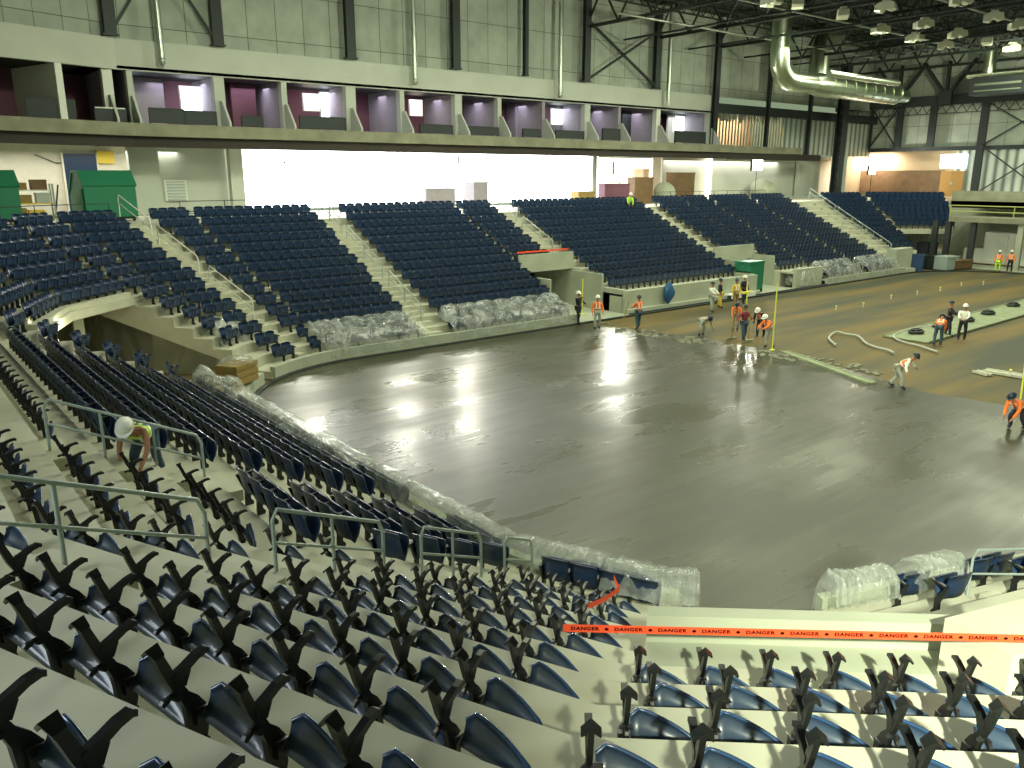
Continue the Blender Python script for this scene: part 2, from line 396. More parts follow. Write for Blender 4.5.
# ------------------------------------------------------------------ seating wall round the rink
def rink(d, n=10):
    pts = []
    r = 7+d
    for i in range(n+1):
        a = PI*1.5-PI/2*i/n; pts.append((C1[0]+r*math.cos(a), C1[1]+r*math.sin(a)))
    for i in range(n+1):
        a = PI-PI/2*i/n; pts.append((C2[0]+r*math.cos(a), C2[1]+r*math.sin(a)))
    for i in range(n+1):
        a = PI/2-PI/2*i/n; pts.append((C3[0]+r*math.cos(a), C3[1]+r*math.sin(a)))
    c4 = (58., 6.5)
    for i in range(n+1):
        a = -PI/2*i/n; pts.append((c4[0]+r*math.cos(a), c4[1]+r*math.sin(a)))
    return pts
def ribbon(mb, d0, d1, z0, z1, i0, i1, n=10):
    A, B = rink(d0, n), rink(d1, n)
    for i in range(i0, i1):
        a, b, c, d = A[i], A[i+1], B[i+1], B[i]
        vs = [(*a, z0), (*b, z0), (*c, z0), (*d, z0), (*a, z1), (*b, z1), (*c, z1), (*d, z1)]
        mb.add(vs, [(0, 1, 5, 4), (3, 7, 6, 2), (4, 5, 6, 7), (0, 3, 2, 1), (0, 4, 7, 3), (1, 2, 6, 5)])
NR = 12
# low concrete kerb and wall : whole run except the two tunnels
w = MB()
A = rink(0, NR)
ribbon(w, -.02, .2, 0, .5, 7, 19, NR)          # end stand
nq = [near(58, 60)(-.02), near(100, 72)(-.02), near(100, 72)(.2), near(58, 60)(.2)]; w.add([(v.x, v.y, z_) for z_ in (0, .5) for v in nq], [(3, 2, 1, 0), (4, 5, 6, 7), (0, 1, 5, 4), (1, 2, 6, 5), (2, 3, 7, 6), (3, 0, 4, 7)])           # near side right of the tunnel
ribbon(w, -.02, .2, 0, .5, 20, 25, NR)
w.box(7, 20.6, 25.28, 25.5, 0, .5); w.box(46, 58, 25.28, 25.5, 0, .5)
struct('wall_rink', w, 'concrete_wall', 'low pale concrete wall along the seats')
w = MB(); w.box(24.9, 37.8, 25.75, 26.0, 0, 1.36); w.box(24.9, 37.8, 26.0, 27.1, 1.0, 1.115); w.box(42.5, 46, 25.75, 26.0, 0, 1.36); w.box(42.5, 46, 26.0, 27.1, 1.0, 1.115); w.box(24.9, 37.8, 25.45, 25.75, 0, .3)
w.box(24.9, 25.2, 26.05, 32, 0, 1.4); w.box(37.5, 37.8, 26.05, 30, 0, 1.4)
struct('wall_bench', w, 'concrete_wall', 'chest high pale concrete wall behind the players bench strip')
w = MB(); ribbon(w, -.22, -.02, .0, .06, 4, 38, NR); w.box(24.9, 46, 25.3, 25.45, 0, .1)
struct('trim_1', w, 'steel', 'dark steel edge strip round the slab')

# ice slab / unpoured bed
def inside_poly(z, xlo=None): return [(x, y) for x, y in rink(.05, 12)]
front = [atz(x, y, 0) for x, y in ((590, 324), (640, 331), (700, 337), (745, 346), (800, 356), (868, 375), (925, 392), (1024, 408), (1180, 440))]
P = rink(.02, 12)
fl = MB()
left = [p for p in P if p[0] < 8]
nb = near(100, 72)(.0); nb2 = near(60, 72)(.0)
poly = [(front[0].x, 25.32)]+[(v.x, v.y) for v in front]+[(nb.x+8, nb.y), (nb.x, nb.y), (nb2.x, nb2.y)]
left_pts = [(p[0], p[1]) for p in P[4:26]]
poly = poly+left_pts
fl.add([(x, y, .0) for x, y in poly], [tuple(range(len(poly)))])
o = struct('floor', fl, 'ice', 'freshly poured wet grey concrete rink slab with trowel marks')
fl = MB(); fl.add([(-40, -40, -.03), (110, -40, -.03), (110, 60, -.03), (-40, 60, -.03)], [(0, 1, 2, 3)])
struct('floor_bed', fl, 'sub', 'brown pipe bed still waiting for concrete')
fl = MB(); fl.box(66, 82, -15, 46, -.02, .05); fl.box(20.6, 24.9, 25.4, 36, -.02, .04); fl.box(37.8, 42.5, 25.4, 36, -.02, .04)
struct('floor_apron', fl, 'concrete_wall', 'pale concrete apron beyond the rink')

# near tunnel surround : parapet in front of row 8, right hand block
w = MB()
a0, b0 = near(36.6, 48), near(58, 48)
def quadbox(mb, p, q, r_, s_, z0, z1):
    vs = [(v[0], v[1], z0) for v in (p, q, r_, s_)]+[(v[0], v[1], z1) for v in (p, q, r_, s_)]
    mb.add(vs, [(3, 2, 1, 0), (4, 5, 6, 7), (0, 1, 5, 4), (1, 2, 6, 5), (2, 3, 7, 6), (3, 0, 4, 7)])
quadbox(w, a0(6.25), b0(6.25), b0(6.82), a0(6.82), 3.0, 3.518)
quadbox(w, a0(6.22), b0(6.22), b0(6.40), a0(6.40), 3.0, 3.80)
struct('wall_parapet', w, 'concrete_wall', 'pale low parapet over the near tunnel mouth')
w = MB()
g = [atz(945, 618, 4.05), atz(1100, 580, 4.05), atz(1100, 650, 4.05), atz(1012, 655, 4.05)]
quadbox(w, g[3], g[2], g[1], g[0], 0, 4.05)
struct('wall_tunnel', w, 'concrete', 'cream topped concrete block at the right of the tunnel')
# far left tunnel interior
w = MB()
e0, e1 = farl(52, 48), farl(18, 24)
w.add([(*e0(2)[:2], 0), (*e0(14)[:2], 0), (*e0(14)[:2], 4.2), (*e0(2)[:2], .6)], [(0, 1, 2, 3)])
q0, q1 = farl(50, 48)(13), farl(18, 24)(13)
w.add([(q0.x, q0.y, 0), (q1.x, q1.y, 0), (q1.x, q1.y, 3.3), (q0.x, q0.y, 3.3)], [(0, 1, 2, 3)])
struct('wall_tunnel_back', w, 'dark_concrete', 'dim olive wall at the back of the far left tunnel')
w = MB()
for ph, th in ((51.5, 48), (36, 48), (36, 24), (20, 24)): pass
quadbox(w, farl(52, 48)(6.1), farl(36, 48)(6.1), farl(36, 48)(6.4), farl(52, 48)(6.4), 2.75, 3.3)
quadbox(w, farl(36, 24)(6.1), farl(20, 24)(6.1), farl(20, 24)(6.4), farl(36, 24)(6.4), 2.75, 3.3)
struct('wall_lintel', w, 'concrete', 'pale concrete lintel over the far left tunnel')
for ph, th in ((44, 48), (30, 24)):
    p = farl(ph, th)(7.2); c = MB(); c.box(p.x-.18, p.x+.18, p.y-.18, p.y+.18, 0, 2.95)
    struct('column', c, 'concrete_wall', 'square concrete column inside the far left tunnel')
# passages on the long side
for x0, x1, zt in ((20.6, 24.9, 2.6), (37.8, 42.5, 2.2)):
    w = MB(); w.box(x0, x1, 25.3+D(5 if x0 > 30 else 6)-.15, 25.3+D(5 if x0 > 30 else 6), zt-.3, zt+(.75))
    w.box(x0, x0+.15, 27.6, 34, 0, 2.2); w.box(x1-.15, x1, 27.6, 34, 0, 2.2)
    struct('wall_passage', w, 'concrete_wall', 'pale wall framing a passage under the long side seats')
    w = MB(); w.box(x0+.1, x1-.1, 33.8, 34, 0, zt); struct('wall_passage_back', w, 'steel', 'dark back of the passage under the seats')  # dark sheet: the passage's shade put into the colour
w = MB(); w.box(38.2, 41.8, 29.6, 29.8, 0, 2.1); struct('door_1', w, 'white', 'white shutter in the passage')

# ------------------------------------------------------------------ seats
def seat_meshes():
    S = {}
    yz = lambda p, t: (t, p[0], p[1])
    def sc_(m, k): m.v = [(x*.72, (y-.02)*.74, z*k) for x, y, z in m.v]
    # stand with angled post
    m = MB()
    body = [(-.03, 0), (.09, 0), (.11, .06), (.11, .24), (.05, .33), (-.02, .40), (-.10, .55), (-.20, .79), (-.26, .775), (-.17, .53), (-.10, .40), (-.06, .30)]
    m.prism(body, yz, -.022, .022)
    m.prism([(-.03, 0), (.08, 0), (.08, .02), (-.03, .02)], yz, -.06, .06)
    m.prism([(.0, .14), (.10, .14), (.10, .24), (.0, .26)], yz, -.05, .05)
    # back bracket cap, two drooping ears
    for sx in (-1, 1):
        m.add([(0, -.29, .81), (0, -.19, .82), (sx*.07, -.20, .765), (sx*.07, -.27, .755), (0, -.28, .785), (0, -.20, .79), (sx*.065, -.21, .74), (sx*.065, -.26, .73)],
              [(0, 1, 2, 3), (7, 6, 5, 4), (0, 3, 7, 4), (1, 5, 6, 2), (3, 2, 6, 7)])
        m.add([(0, -.16, .44), (0, -.08, .44), (sx*.06, -.10, .40), (sx*.06, -.14, .40), (0, -.15, .40), (0, -.09, .40)], [(0, 1, 2, 3), (4, 3, 2, 5), (0, 3, 4), (1, 5, 2)])
    m.prism([(-.16, .40), (-.21, .385), (-.23, .41), (-.21, .43), (-.15, .43)], yz, -.015, .015)
    sc_(m, .80); S['stand'] = m.mesh('stand', 'black')
    m = MB()
    arm = [(-.12, .50), (-.07, .50), (.00, .535), (.08, .565), (.15, .575), (.175, .565), (.18, .60), (.15, .618), (.07, .61), (-.02, .583), (-.13, .555)]
    m.prism(arm, yz, -.027, .027)
    m.prism([(-.09, .47), (-.03, .44), (.02, .53), (-.05, .54)], yz, -.02, .02)
    sc_(m, .80); S['arm'] = m.mesh('armrest', 'black')
    # half-folded pan, high at the left stand and sagging right
    def panf(u, v):
        ln = .218*max(.24, .45*(1-.8*u)+.55*math.sqrt(max(0, 1-((u-.3)/.72)**2)))*(1-.30*max(0, 1-u*7)**2)
        x = .045+.45*u; t = v*ln
        dish = -.04*math.sin(PI*v)*math.sin(PI*min(1, .15+u*.85))
        up = .80; fw = .56
        zc = .155-.10*u
        y = .0-.02*u+t*fw-dish*up; z = zc+t*up*.95+dish*fw
        return (x, y, max(z, .03))
    m = MB(); m.shell(9, 6, panf, .018); S['pan'] = m.mesh('seat_pan', 'pan_face')
    m = MB(); m.tube([panf(i/9, 1) for i in range(10)], [.012+.006*(i > 7) for i in range(10)], 6); S['rim'] = m.mesh('pan_rim', 'pan')
    # seat with back
    def backf(u, v):
        x = .02+.49*u; cz = (u-.5)*2
        return (x, -.10-.11*v+.07*cz*cz+.0, .34+.47*v-.035*abs(cz)**3*v)
    m = MB(); m.shell(6, 4, backf, .024); S['back'] = m.mesh('backrest', 'blue')
    def fold(u, v):
        x = .03+.47*u; cz = (u-.5)*2
        return (x, .02+.10*v-.0*cz*cz+.045*math.sin(PI*v)-.03*(1-cz*cz), .29+.39*v-.03*abs(cz)**3)
    m = MB(); m.shell(6, 4, fold, .03); S['fold'] = m.mesh('folded_pan', 'fold')
    m = MB(); m.prism([(-.05, 0), (.09, 0), (.10, .05), (.05, .12), (.06, .30), (-.02, .42), (-.13, .60), (-.18, .60), (-.10, .40), (-.04, .26), (-.05, .1)], yz, -.022, .022)
    m.prism([(-.13, .55), (.18, .585), (.18, .615), (-.14, .60)], yz, -.028, .028)
    S['leg'] = m.mesh('stand', 'black')
    return S
S = seat_meshes()
def key(s):
    x, y, d = proj((s[0], s[1], s[2]+.4))
    return d if (-25 < x < 1049 and -30 < y < 830 and d > .5) else 1e6
# drop seats hidden right under the camera or out of frame
vis = [s for s in sites if key(s) < 1e5]
bare = sorted([s for s in vis if s[8] == 'bare'], key=key)
backs = sorted([s for s in vis if s[8] == 'back'], key=key)
ORD = ['first', 'second', 'third', 'fourth', 'fifth', 'sixth', 'seventh', 'eighth', 'ninth', 'tenth', 'eleventh', 'twelfth', 'thirteenth', 'fourteenth']
def ordn(i):
    if i <= 14: return ORD[i-1]
    return '%d%s' % (i, {1: 'st', 2: 'nd', 3: 'rd'}.get(i % 10 if i not in (11, 12, 13) else 0, 'th'))
rnd = random.Random(3)
def link(name, me, parent, loc=None):
    o = bpy.data.objects.new(name, me); col.objects.link(o); o.parent = parent
    return o
def put(s, proto_parts, name, label, cat, group):
    r_ = bpy.data.objects.new(name, None); col.objects.link(r_); r_.empty_display_size = .2
    r_.location = (s[0], s[1], s[2]); r_.rotation_euler = (0, 0, s[3])
    tag(r_, label, cat, group)
    for nm, me in proto_parts: link(nm, S[me], r_)
    return r_
BARE_P = [('stand', 'stand'), ('armrest', 'arm'), ('seat_pan', 'pan'), ('pan_rim', 'rim')]
BACK_P = [('stand', 'leg'), ('backrest', 'back'), ('folded_pan', 'fold')]
def merge_seats(lst, parts):
    mb = MB(); mats = []
    for s in lst:
        ca, sa = math.cos(s[3]), math.sin(s[3])
        for nm, k in parts:
            me = S[k]; mn = me.materials[0].name
            if mn not in mats: mats.append(mn)
            mb.mi = mats.index(mn)
            mb.add([(s[0]+v.co.x*ca-v.co.y*sa, s[1]+v.co.x*sa+v.co.y*ca, s[2]+v.co.z) for v in me.vertices], [list(p.vertices) for p in me.polygons], True)
    return mb, [bpy.data.materials[n] for n in mats]
def where(s):
    side_ = 'from the left'
    return '%s %s, row %s up from the ice, %s' % (ordn(s[6]), side_, ordn(s[4]+1).replace('first', 'one'), s[5])
for s in bare[:300]:
    put(s, BARE_P, 'unfinished_seat', 'backless blue seat, %s from left in %s row up, %s' % (ordn(s[6]), ordn(s[4]+1), s[5]), 'unfinished seat', 'backless seats on black arm stands')
for s in backs[:300]:
    put(s, BACK_P, 'arena_seat', 'folded blue seat, %s from left in %s row up, %s' % (ordn(s[6]), ordn(s[4]+1), s[5]), 'arena seat', 'folded dark blue arena seats')
if bare[300:]:
    mb, ms = merge_seats(bare[300:], BARE_P); mb.build('unfinished_seats', ms, None, label='remaining backless blue seats farther up the end stand', cat='seats', kind='stuff')
mb, ms = merge_seats(backs[300:], BACK_P); mb.build('arena_seats', ms, None, label='rows of folded dark blue seats filling the far stands', cat='seats', kind='stuff')
print('SEATS', len(bare), len(backs))

# ------------------------------------------------------------------ stair rails
def stair_rail(st, d0, d1, label, off=0., h=.92, mname='rail', n=3, group=None, r=.024):
    a, b = st(d0), st(d1)
    def zf(d): return Z(0)+.40*(d-.5)/T
    za, zb = zf(d0), zf(d1)
    o = empty('handrail', (a.x, a.y, 0), 0, label=label, cat='handrail', group=group)
    A_ = Vector((0, 0, za)); B_ = Vector((b.x-a.x, b.y-a.y, zb))
    m = MB(); up = Vector((0, 0, h))
    dirn = (B_-A_).normalized()
    m.tube([A_+up*.12+dirn*.0, A_+up*.85, A_+up+dirn*.08, B_+up-dirn*.08, B_+up*.85, B_+up*.12], r, 8)
    m.build('top_rail', mname, o)
    m = MB(); m.tube([A_+up*.55, B_+up*.55], r*.8, 8); m.build('mid_rail', mname, o)
    for i in range(n):
        p = A_.lerp(B_, i/(n-1)); q = math.floor
        m = MB(); m.tube([p-Vector((0, 0, .15)), p+up*(.98 if 0 < i < n-1 else .3)], r*.95, 8); m.build('post', mname, o)
    return o
stair_rail(near(19, 24), 10.6, 7.75, 'grey double stair rail with a post, nearest to the left edge')
stair_rail(near(19, 24), 6.9, 5.1, 'grey stair rail in the middle of the curved stand stairs')
stair_rail(near(19, 24), 4.3, 2.8, 'small grey stair rail below the middle one')
stair_rail(near(19, 24), 2.1, 1.2, 'short grey rail lowest on the curved stand stairs', n=2)
stair_rail(end(7.6), 7.5, 5.2, 'grey stair rail behind the stooping worker in lime vest', n=4)
stair_rail(near(75, 72), 1.1, 3.4, 'grey rail at the right edge beside the rink wall', n=2, h=1.0)
g = 'stair rails of the far stands'
for i, (a_, b_) in enumerate(((12.6, 10.2), (9.7, 6.9), (6.2, 3.4))):
    stair_rail(farl(71.5, 72), a_, b_, ['uppermost', 'middle', 'lowest'][i]+' white rail of the stairs by the green hopper box', mname='white', n=2, group=g, r=.03)
for i, (a_, b_) in enumerate(((12.3, 9.6), (9.0, 5.2), (4.6, 1.6))):
    stair_rail(side(11.6), a_, b_, ['uppermost', 'middle', 'lowest'][i]+' rail on the stairs between first and second blocks', n=3, group=g, r=.03)
for i, (a_, b_) in enumerate(((12.3, 9.8), (9.2, 6.2))):
    stair_rail(side(24.3), a_, b_, ['upper', 'lower'][i]+' rail on the stairs above the middle passage', n=2, group=g, r=.03)
stair_rail(farr(78.5, 72), 12, 2.5, 'long rail down the far right corner stairs', n=4, group=g, r=.03)
# rail round the lip of the middle passage
def fence(name, pts, h, label, mname='rail', bars=2, r=.022, step=1.8, cat='railing'):
    p0 = Vector(pts[0]); o = empty(name, p0, 0, label=label, cat=cat)
    q = [Vector(p)-p0 for p in pts]
    for k in range(bars):
        m = MB(); m.tube([p+Vector((0, 0, h*(k+1)/bars)) for p in q], r, 6); m.build('rail_bar', mname, o)
    for a, b in zip(q, q[1:]):
        n = max(1, int((b-a).length/step))
        for i in range(n+1):
            p = a.lerp(b, i/n); m = MB(); m.tube([p, p+Vector((0, 0, h))], r, 6); m.build('post', mname, o)
    return o
# concourse railings behind the top row
zc = Z(13)
def cpt(st, d): v = st(d); return (v.x, v.y, zc)
fence('railing', [cpt(farl(25, 24), 12.6), cpt(farl(36, 24), 12.6), cpt(farl(60, 48), 12.6), cpt(farl(70, 72), 12.6)], 1.05, 'thin dark railing behind the top seats at the left', 'steel', 2)
fence('railing', [cpt(side(4), 12.7), cpt(side(11), 12.7)], 1.05, 'dark railing behind the top row of the first block', 'steel', 2)
fence('railing', [cpt(side(12.5), 12.7), cpt(side(16.2), 12.7)], 1.1, 'dark railing at the head of the first aisle', 'steel', 2)
fence('railing', [cpt(side(41), 12.7), cpt(side(56), 12.7)], 1.05, 'thin railing behind the top row by the floodlight', 'steel', 2)

# ------------------------------------------------------------------ plastic sheeting
def sheeting(path, label, rows=2, amp=.07, seed=1, lo=.0, drop=.25):
    """path(t)->(point fn of d); cross-section drapes over front rows"""
    rn = random.Random(seed)
    if rows == 2: sec = [(1.62, Z(1)+.45), (1.5, Z(1)+.80), (1.3, Z(1)+.92), (1.08, Z(1)+.80), (.9, Z(1)+.58), (.72, Z(0)+.90), (.5, Z(0)+.90), (.22, Z(0)+.82), (.04, Z(0)+.5), (-.04, Z(0)+.2), (-.06, .2)]
    else: sec = [(.84, Z(0)+.5), (.78, Z(0)+.86), (.6, Z(0)+.95), (.3, Z(0)+.88), (.1, Z(0)+.6), (0, Z(0)+.3), (-.06, .1)]
    nv = len(sec)*3-2; nu = 60
    ph = [rn.uniform(0, 6) for _ in range(8)]
    def fn(u, v):
        q = v*(len(sec)-1); i = min(int(q), len(sec)-2); f = q-i
        d = sec[i][0]*(1-f)+sec[i+1][0]*f; z = sec[i][1]*(1-f)+sec[i+1][1]*f
        wv = .6*amp*(math.sin(u*47+ph[0]+v*5)+.6*math.sin(u*91+ph[1]-v*9)+.5*math.sin(u*23+v*17+ph[2]))
        p = path(u)(d+wv*.6); e = min(u, 1-u)
        if e < .03: z -= (.03-e)*18*max(0, z-.7)
        return (p.x, p.y, z+wv*.7)
    m = MB(); m.grid(nu, nv, fn)
    return m.build('plastic_sheet', 'plastic', None, label=label, cat='plastic sheet')
def lerp_st(f0, f1):
    return lambda u: (lambda d: f0(d).lerp(f1(d), u))
def chain(sts):
    def path(u):
        q = u*(len(sts)-1); i = min(int(q), len(sts)-2); f = q-i
        return lambda d: sts[i](d).lerp(sts[i+1](d), f)
    return path
sheeting(chain([side(11), side(7), farl(79, 72)]), 'clear plastic over the two front rows of first far block', seed=2)
sheeting(chain([side(20.4), side(12.4)]), 'clear plastic over the two front rows of second far block', seed=3)
sheeting(chain([side(51), side(46)]), 'clear plastic over front rows right of the standing posts', seed=4)
sheeting(chain([side(57), side(52)]), 'clear plastic over front rows nearest the far corner', seed=5)
sheeting(chain([farl(19, 24), farl(12, 0), end(14), end(10.2)]), 'bright crumpled plastic over front seats beside the wooden crate', seed=6, amp=.1)
sheeting(chain([end(10.1), end(7), near(6, 0), near(13, 0)]), 'long clear plastic over the front row of the end stand', rows=1, seed=7, amp=.06)
sheeting(chain([near(13.2, 24), near(20, 24), near(28, 24)]), 'clear plastic over front row below the small stair rails', rows=1, seed=8, amp=.05)
sheeting(chain([near(28.5, 24), near(36, 24), near(40, 48)]), 'plastic hanging over the left edge of the near tunnel', rows=2, seed=9, amp=.05)
sheeting(chain([near(57, 48), near(60, 72), near(66, 72)]), 'torn clear plastic at the right side of the near tunnel', rows=1, seed=10, amp=.12)
sheeting(chain([near(69, 72), near(78, 72)]), 'clear plastic behind the right hand rail', rows=1, seed=11, amp=.1)
# loose wad hanging beside crate and on the far-left wall top
def wad(c, rx, ry, rz, label, seed=0, mname='plastic', name='plastic_sheet', cat='plastic sheet'):
    rn = random.Random(seed); ph = [rn.uniform(0, 6) for _ in range(6)]
    def fn(u, v):
        a = 2*PI*u; t = PI*.5*(1-v)*1.0
        k = 1+.16*math.sin(5*a+ph[0])+.10*math.sin(9*a+ph[1]+4*v)+.06*math.sin(17*a+ph[2])
        return (c[0]+rx*k*math.cos(a)*math.cos(PI/2-t if 0 else (1-t/(PI/2))*0+PI/2-t) if 0 else c[0]+rx*k*math.cos(a)*math.sin(PI/2*v), c[1]+ry*k*math.sin(a)*math.sin(PI/2*v), c[2]+rz*math.cos(PI/2*v)*(.9+.1*k))
    m = MB(); m.grid(33, 9, fn)
    return m.build(name, mname, None, label=label, cat=cat)
v = atz(232, 338, 1.2); wad((v.x, v.y, .9), .9, .7, 1.0, 'loose plastic heap behind the wooden crate', 21)
v = atz(215, 330, 1.6); wad((v.x, v.y, 1.1), .5, 1.2, 1.1, 'plastic hanging over the stepped end of the far left wall', 22)
v = farr(74, 72)(1.5)
v = aty(800, 285, 26.2); wad((v.x, v.y, .2), 1.3, .8, 1.2, 'plastic bundle left of the far wrapped seats', 23)

# ------------------------------------------------------------------ building shell
YF = 42.
w = MB()
zf0, zf1 = 13.3, 14.85
w.box(2.7, 53, YF, YF+.35, zf0, zf1)
dl = Vector((math.cos(R(17.2)), math.sin(R(17.2)), 0)); nl = Vector((-dl.y, dl.x, 0))
def leftwall(mb, s0, s1, z0, z1, t0=0, t1=.35):
    o = Vector((2.7, YF, 0)); p = [o-dl*s0+nl*t0, o-dl*s1+nl*t0, o-dl*s1+nl*t1, o-dl*s0+nl*t1]
    mb.add([(v.x, v.y, z0) for v in p]+[(v.x, v.y, z1) for v in p], [(0, 1, 2, 3), (7, 6, 5, 4), (0, 4, 5, 1), (1, 5, 6, 2), (2, 6, 7, 3), (3, 7, 4, 0)])
leftwall(w, 0, 22, zf0, zf1)
struct('wall_fascia', w, 'offwhite', 'long plain off white fascia above the suites')
w = MB(); w.box(2.7, 82, YF+.4, YF+.6, 14.85, 24); leftwall(w, 0, 22, 14.85, 24, .4, .6)
struct('wall_upper', w, 'panel', 'green grey quilted panels of the upper wall')
w = MB(); w.box(1, 54.5, 40.6, 47, 9.9, 10.55); leftwall(w, -1, 22, 9.9, 10.55, -1.4, 6); w.box(54.5, 66, 40.9, 47, 9.9, 10.5)
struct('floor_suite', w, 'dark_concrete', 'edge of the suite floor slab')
w = MB(); w.box(1, 54.5, 40.9, 41.2, 9.35, 9.9); leftwall(w, -1, 22, 9.35, 9.9, -1.1, -.8); w.box(54.5, 70, 41.1, 41.4, 9.3, 9.9)
M['dark_beam'] = mat('dark_brown_beam', (.030, .023, .017), .8)
struct('trim_2', w, 'dark_beam', 'dark brown beam under the suite floor')
w = MB(); w.box(1, 54.5, YF, 47, 13.35, 13.5); leftwall(w, -1, 22, 13.35, 13.5, .3, 5)
struct('ceiling_suite', w, 'steel', 'dark ceiling of the suites')
w = MB(); w.box(1, 55, 46.4, 46.6, 10.5, 13.4); leftwall(w, -1, 22, 10.5, 13.4, 4.4, 4.6)
struct('wall_suite', w, 'maroon', 'maroon back wall of the suites')
px = [(112, .5, 'white'), (134, .3, 'offwhite'), (222, .6, 'offwhite'), (286, .35, 'offwhite'), (352, .7, 'offwhite'), (403, .35, 'offwhite'), (459, .6, 'offwhite'), (500, .35, 'offwhite'), (544, .3, 'mauve'), (588, .6, 'offwhite'), (620, .3, 'mauve'), (659, .5, 'white'), (711, .5, 'offwhite')]
xs = []
for x, t, mn in px:
    X = aty(x, 115, YF).x; xs.append(X)
    w = MB(); w.box(X-t/2, X+t/2, YF+.05, YF+.5, 10.55, 13.3); w.mi = 1; w.box(X-.1, X+.1, YF+.5, 46.4, 10.55, 13.35)
    struct('wall_partition', w, [mn, 'mauve'], 'narrow pale pier and party wall between two suites')
    # sloping side guard
    g_ = MB(); g_.prism([(40.75, 10.55), (42.1, 10.55), (42.1, 12.0), (41.7, 12.0), (40.75, 10.75)], lambda p, t_: (t_, p[0], p[1]), X-.06, X+.06)
    g_.build('side_guard', 'offwhite', None, label='sloping pale end guard at suite pier %s from the left' % ordn(len(xs)), cat='guard', group='sloping guards between the suites')
for i, s_ in enumerate((2.9, 8.5)):
    w = MB(); leftwall(w, s_, s_+.35, 10.55, 13.3, .05, 5); struct('wall_partition', w, 'white', 'bright white pier at the left end of the suites')
# mauve side boards catching light in some suites
for i, (x0, x1, mn) in enumerate(((136, 165, 'mauve'), (232, 256, 'maroon'), (480, 498, 'maroon'), (515, 543, 'mauve'), (560, 586, 'mauve'), (668, 708, 'white'), (622, 655, 'steel'))):
    a_ = aty(x0, 110, 45.2); b_ = aty(x1, 110, 45.2); w = MB(); w.box(a_.x, b_.x, 45.1, 45.3, 10.55, 13.3)
    struct('wall_panel', w, mn, 'partition board inside a suite')
# low balcony fronts
for i, (x0, x1, h) in enumerate(((28, 76, 1.0), (96, 126, .7), (150, 184, .8), (186, 216, .75), (242, 262, .6), (300, 345, .75), (420, 452, .6), (466, 498, .6), (523, 540, .6), (556, 584, .6), (603, 620, .9), (676, 706, 1.0))):
    a_ = aty(x0, 118, 41.3); b_ = aty(x1, 118, 41.3)
    o = empty('balcony_front', ((a_.x+b_.x)/2, 41.3, 10.55), 0, label='dark low balcony panel in the %s suite opening from the left' % ordn(i+1), cat='balcony panel', group='dark panels along the suite edge')
    hw = (b_.x-a_.x)/2
    m = MB(); m.box(-hw, hw, -.05, .05, .08, h); m.build('panel', 'steel', o)
    m = MB(); m.box(-hw, hw, -.08, .08, h, h+.06); m.build('cap_rail', 'white' if i == 1 else 'steel', o)
    for sx in (-1, 1):
        m = MB(); m.box(sx*hw-.04, sx*hw+.04, -.07, .07, 0, h+.05); m.build('post', 'steel', o)
# windows glowing inside suites
for i, (x0, x1, y0, y1, mn) in enumerate(((182, 200, 88, 112, 'window_soft'), (121, 132, 84, 112, 'window_soft'), (321, 344, 94, 117, 'window_soft'), (304, 318, 95, 110, 'warm_glow'), (410, 421, 101, 115, 'warm_glow'), (551, 563, 110, 124, 'window_soft'), (674, 684, 117, 131, 'window_soft'))):
    a_ = aty(x0, y1, 45.0); b_ = aty(x1, y0, 45.0)
    w = MB(); w.box(a_.x, b_.x, 44.95, 45.02, a_.z, b_.z); w.mi = 1
    for q in (a_.x-.06, b_.x): w.box(q, q+.06, 44.9, 45.05, a_.z, b_.z)
    w.box(a_.x-.06, b_.x+.06, 44.9, 45.05, b_.z, b_.z+.06); w.box(a_.x-.06, b_.x+.06, 44.9, 45.05, a_.z-.06, a_.z)
    struct('window_%d' % (i+1), w, [mn, 'white'], 'bright window inside a suite')

# wall columns and X bracing
cols = [(112, 0), (218, 0), (350, 0), (455, 0), (525, 1), (586, 0), (657, 0), (718, 0), (772, 1), (815, 1)]
CX = [aty(x, 50, YF-.2).x for x, _ in cols]
for (x, thin), X in zip(cols, CX):
    wd = .14 if thin else .3; zb = 14.9 if x < 700 else 9.5
    m = MB(); m.box(X-wd, X+wd, YF-.12-.03, YF-.12+.03, zb, 21); m.box(X-wd, X+wd, YF-.42-.03, YF-.42+.03, zb, 21); m.box(X-.03, X+.03, YF-.42, YF-.12, zb, 21)
    m.box(X-wd*1.3, X+wd*1.3, YF-.5, YF-.02, zb-.0, zb+.08)
    struct('column', m, 'steel', 'dark steel wall column')
def xbrace(a, b, c, d, r=.09, label='crossed dark steel brace', name='cross_brace', lab=None):
    m = MB(); m.bar(a, b, r*2, r); m.bar(c, d, r*2, r)
    m.build(name, 'steel', None, label=label, cat='brace')
zt = 19.9
xbrace((CX[0], YF-.3, 15), ((CX[0]+CX[1])/2, YF-.3, 19.2), (CX[1], YF-.3, 15), ((CX[0]+CX[1])/2, YF-.3, 19.2), .1, 'inverted V brace between the two left wall columns')
xbrace((CX[5], YF-.3, 15), (CX[6], YF-.3, 19.4), (CX[6], YF-.3, 15), (CX[5], YF-.3, 19.4), .12, 'large crossed brace in the middle of the upper wall')
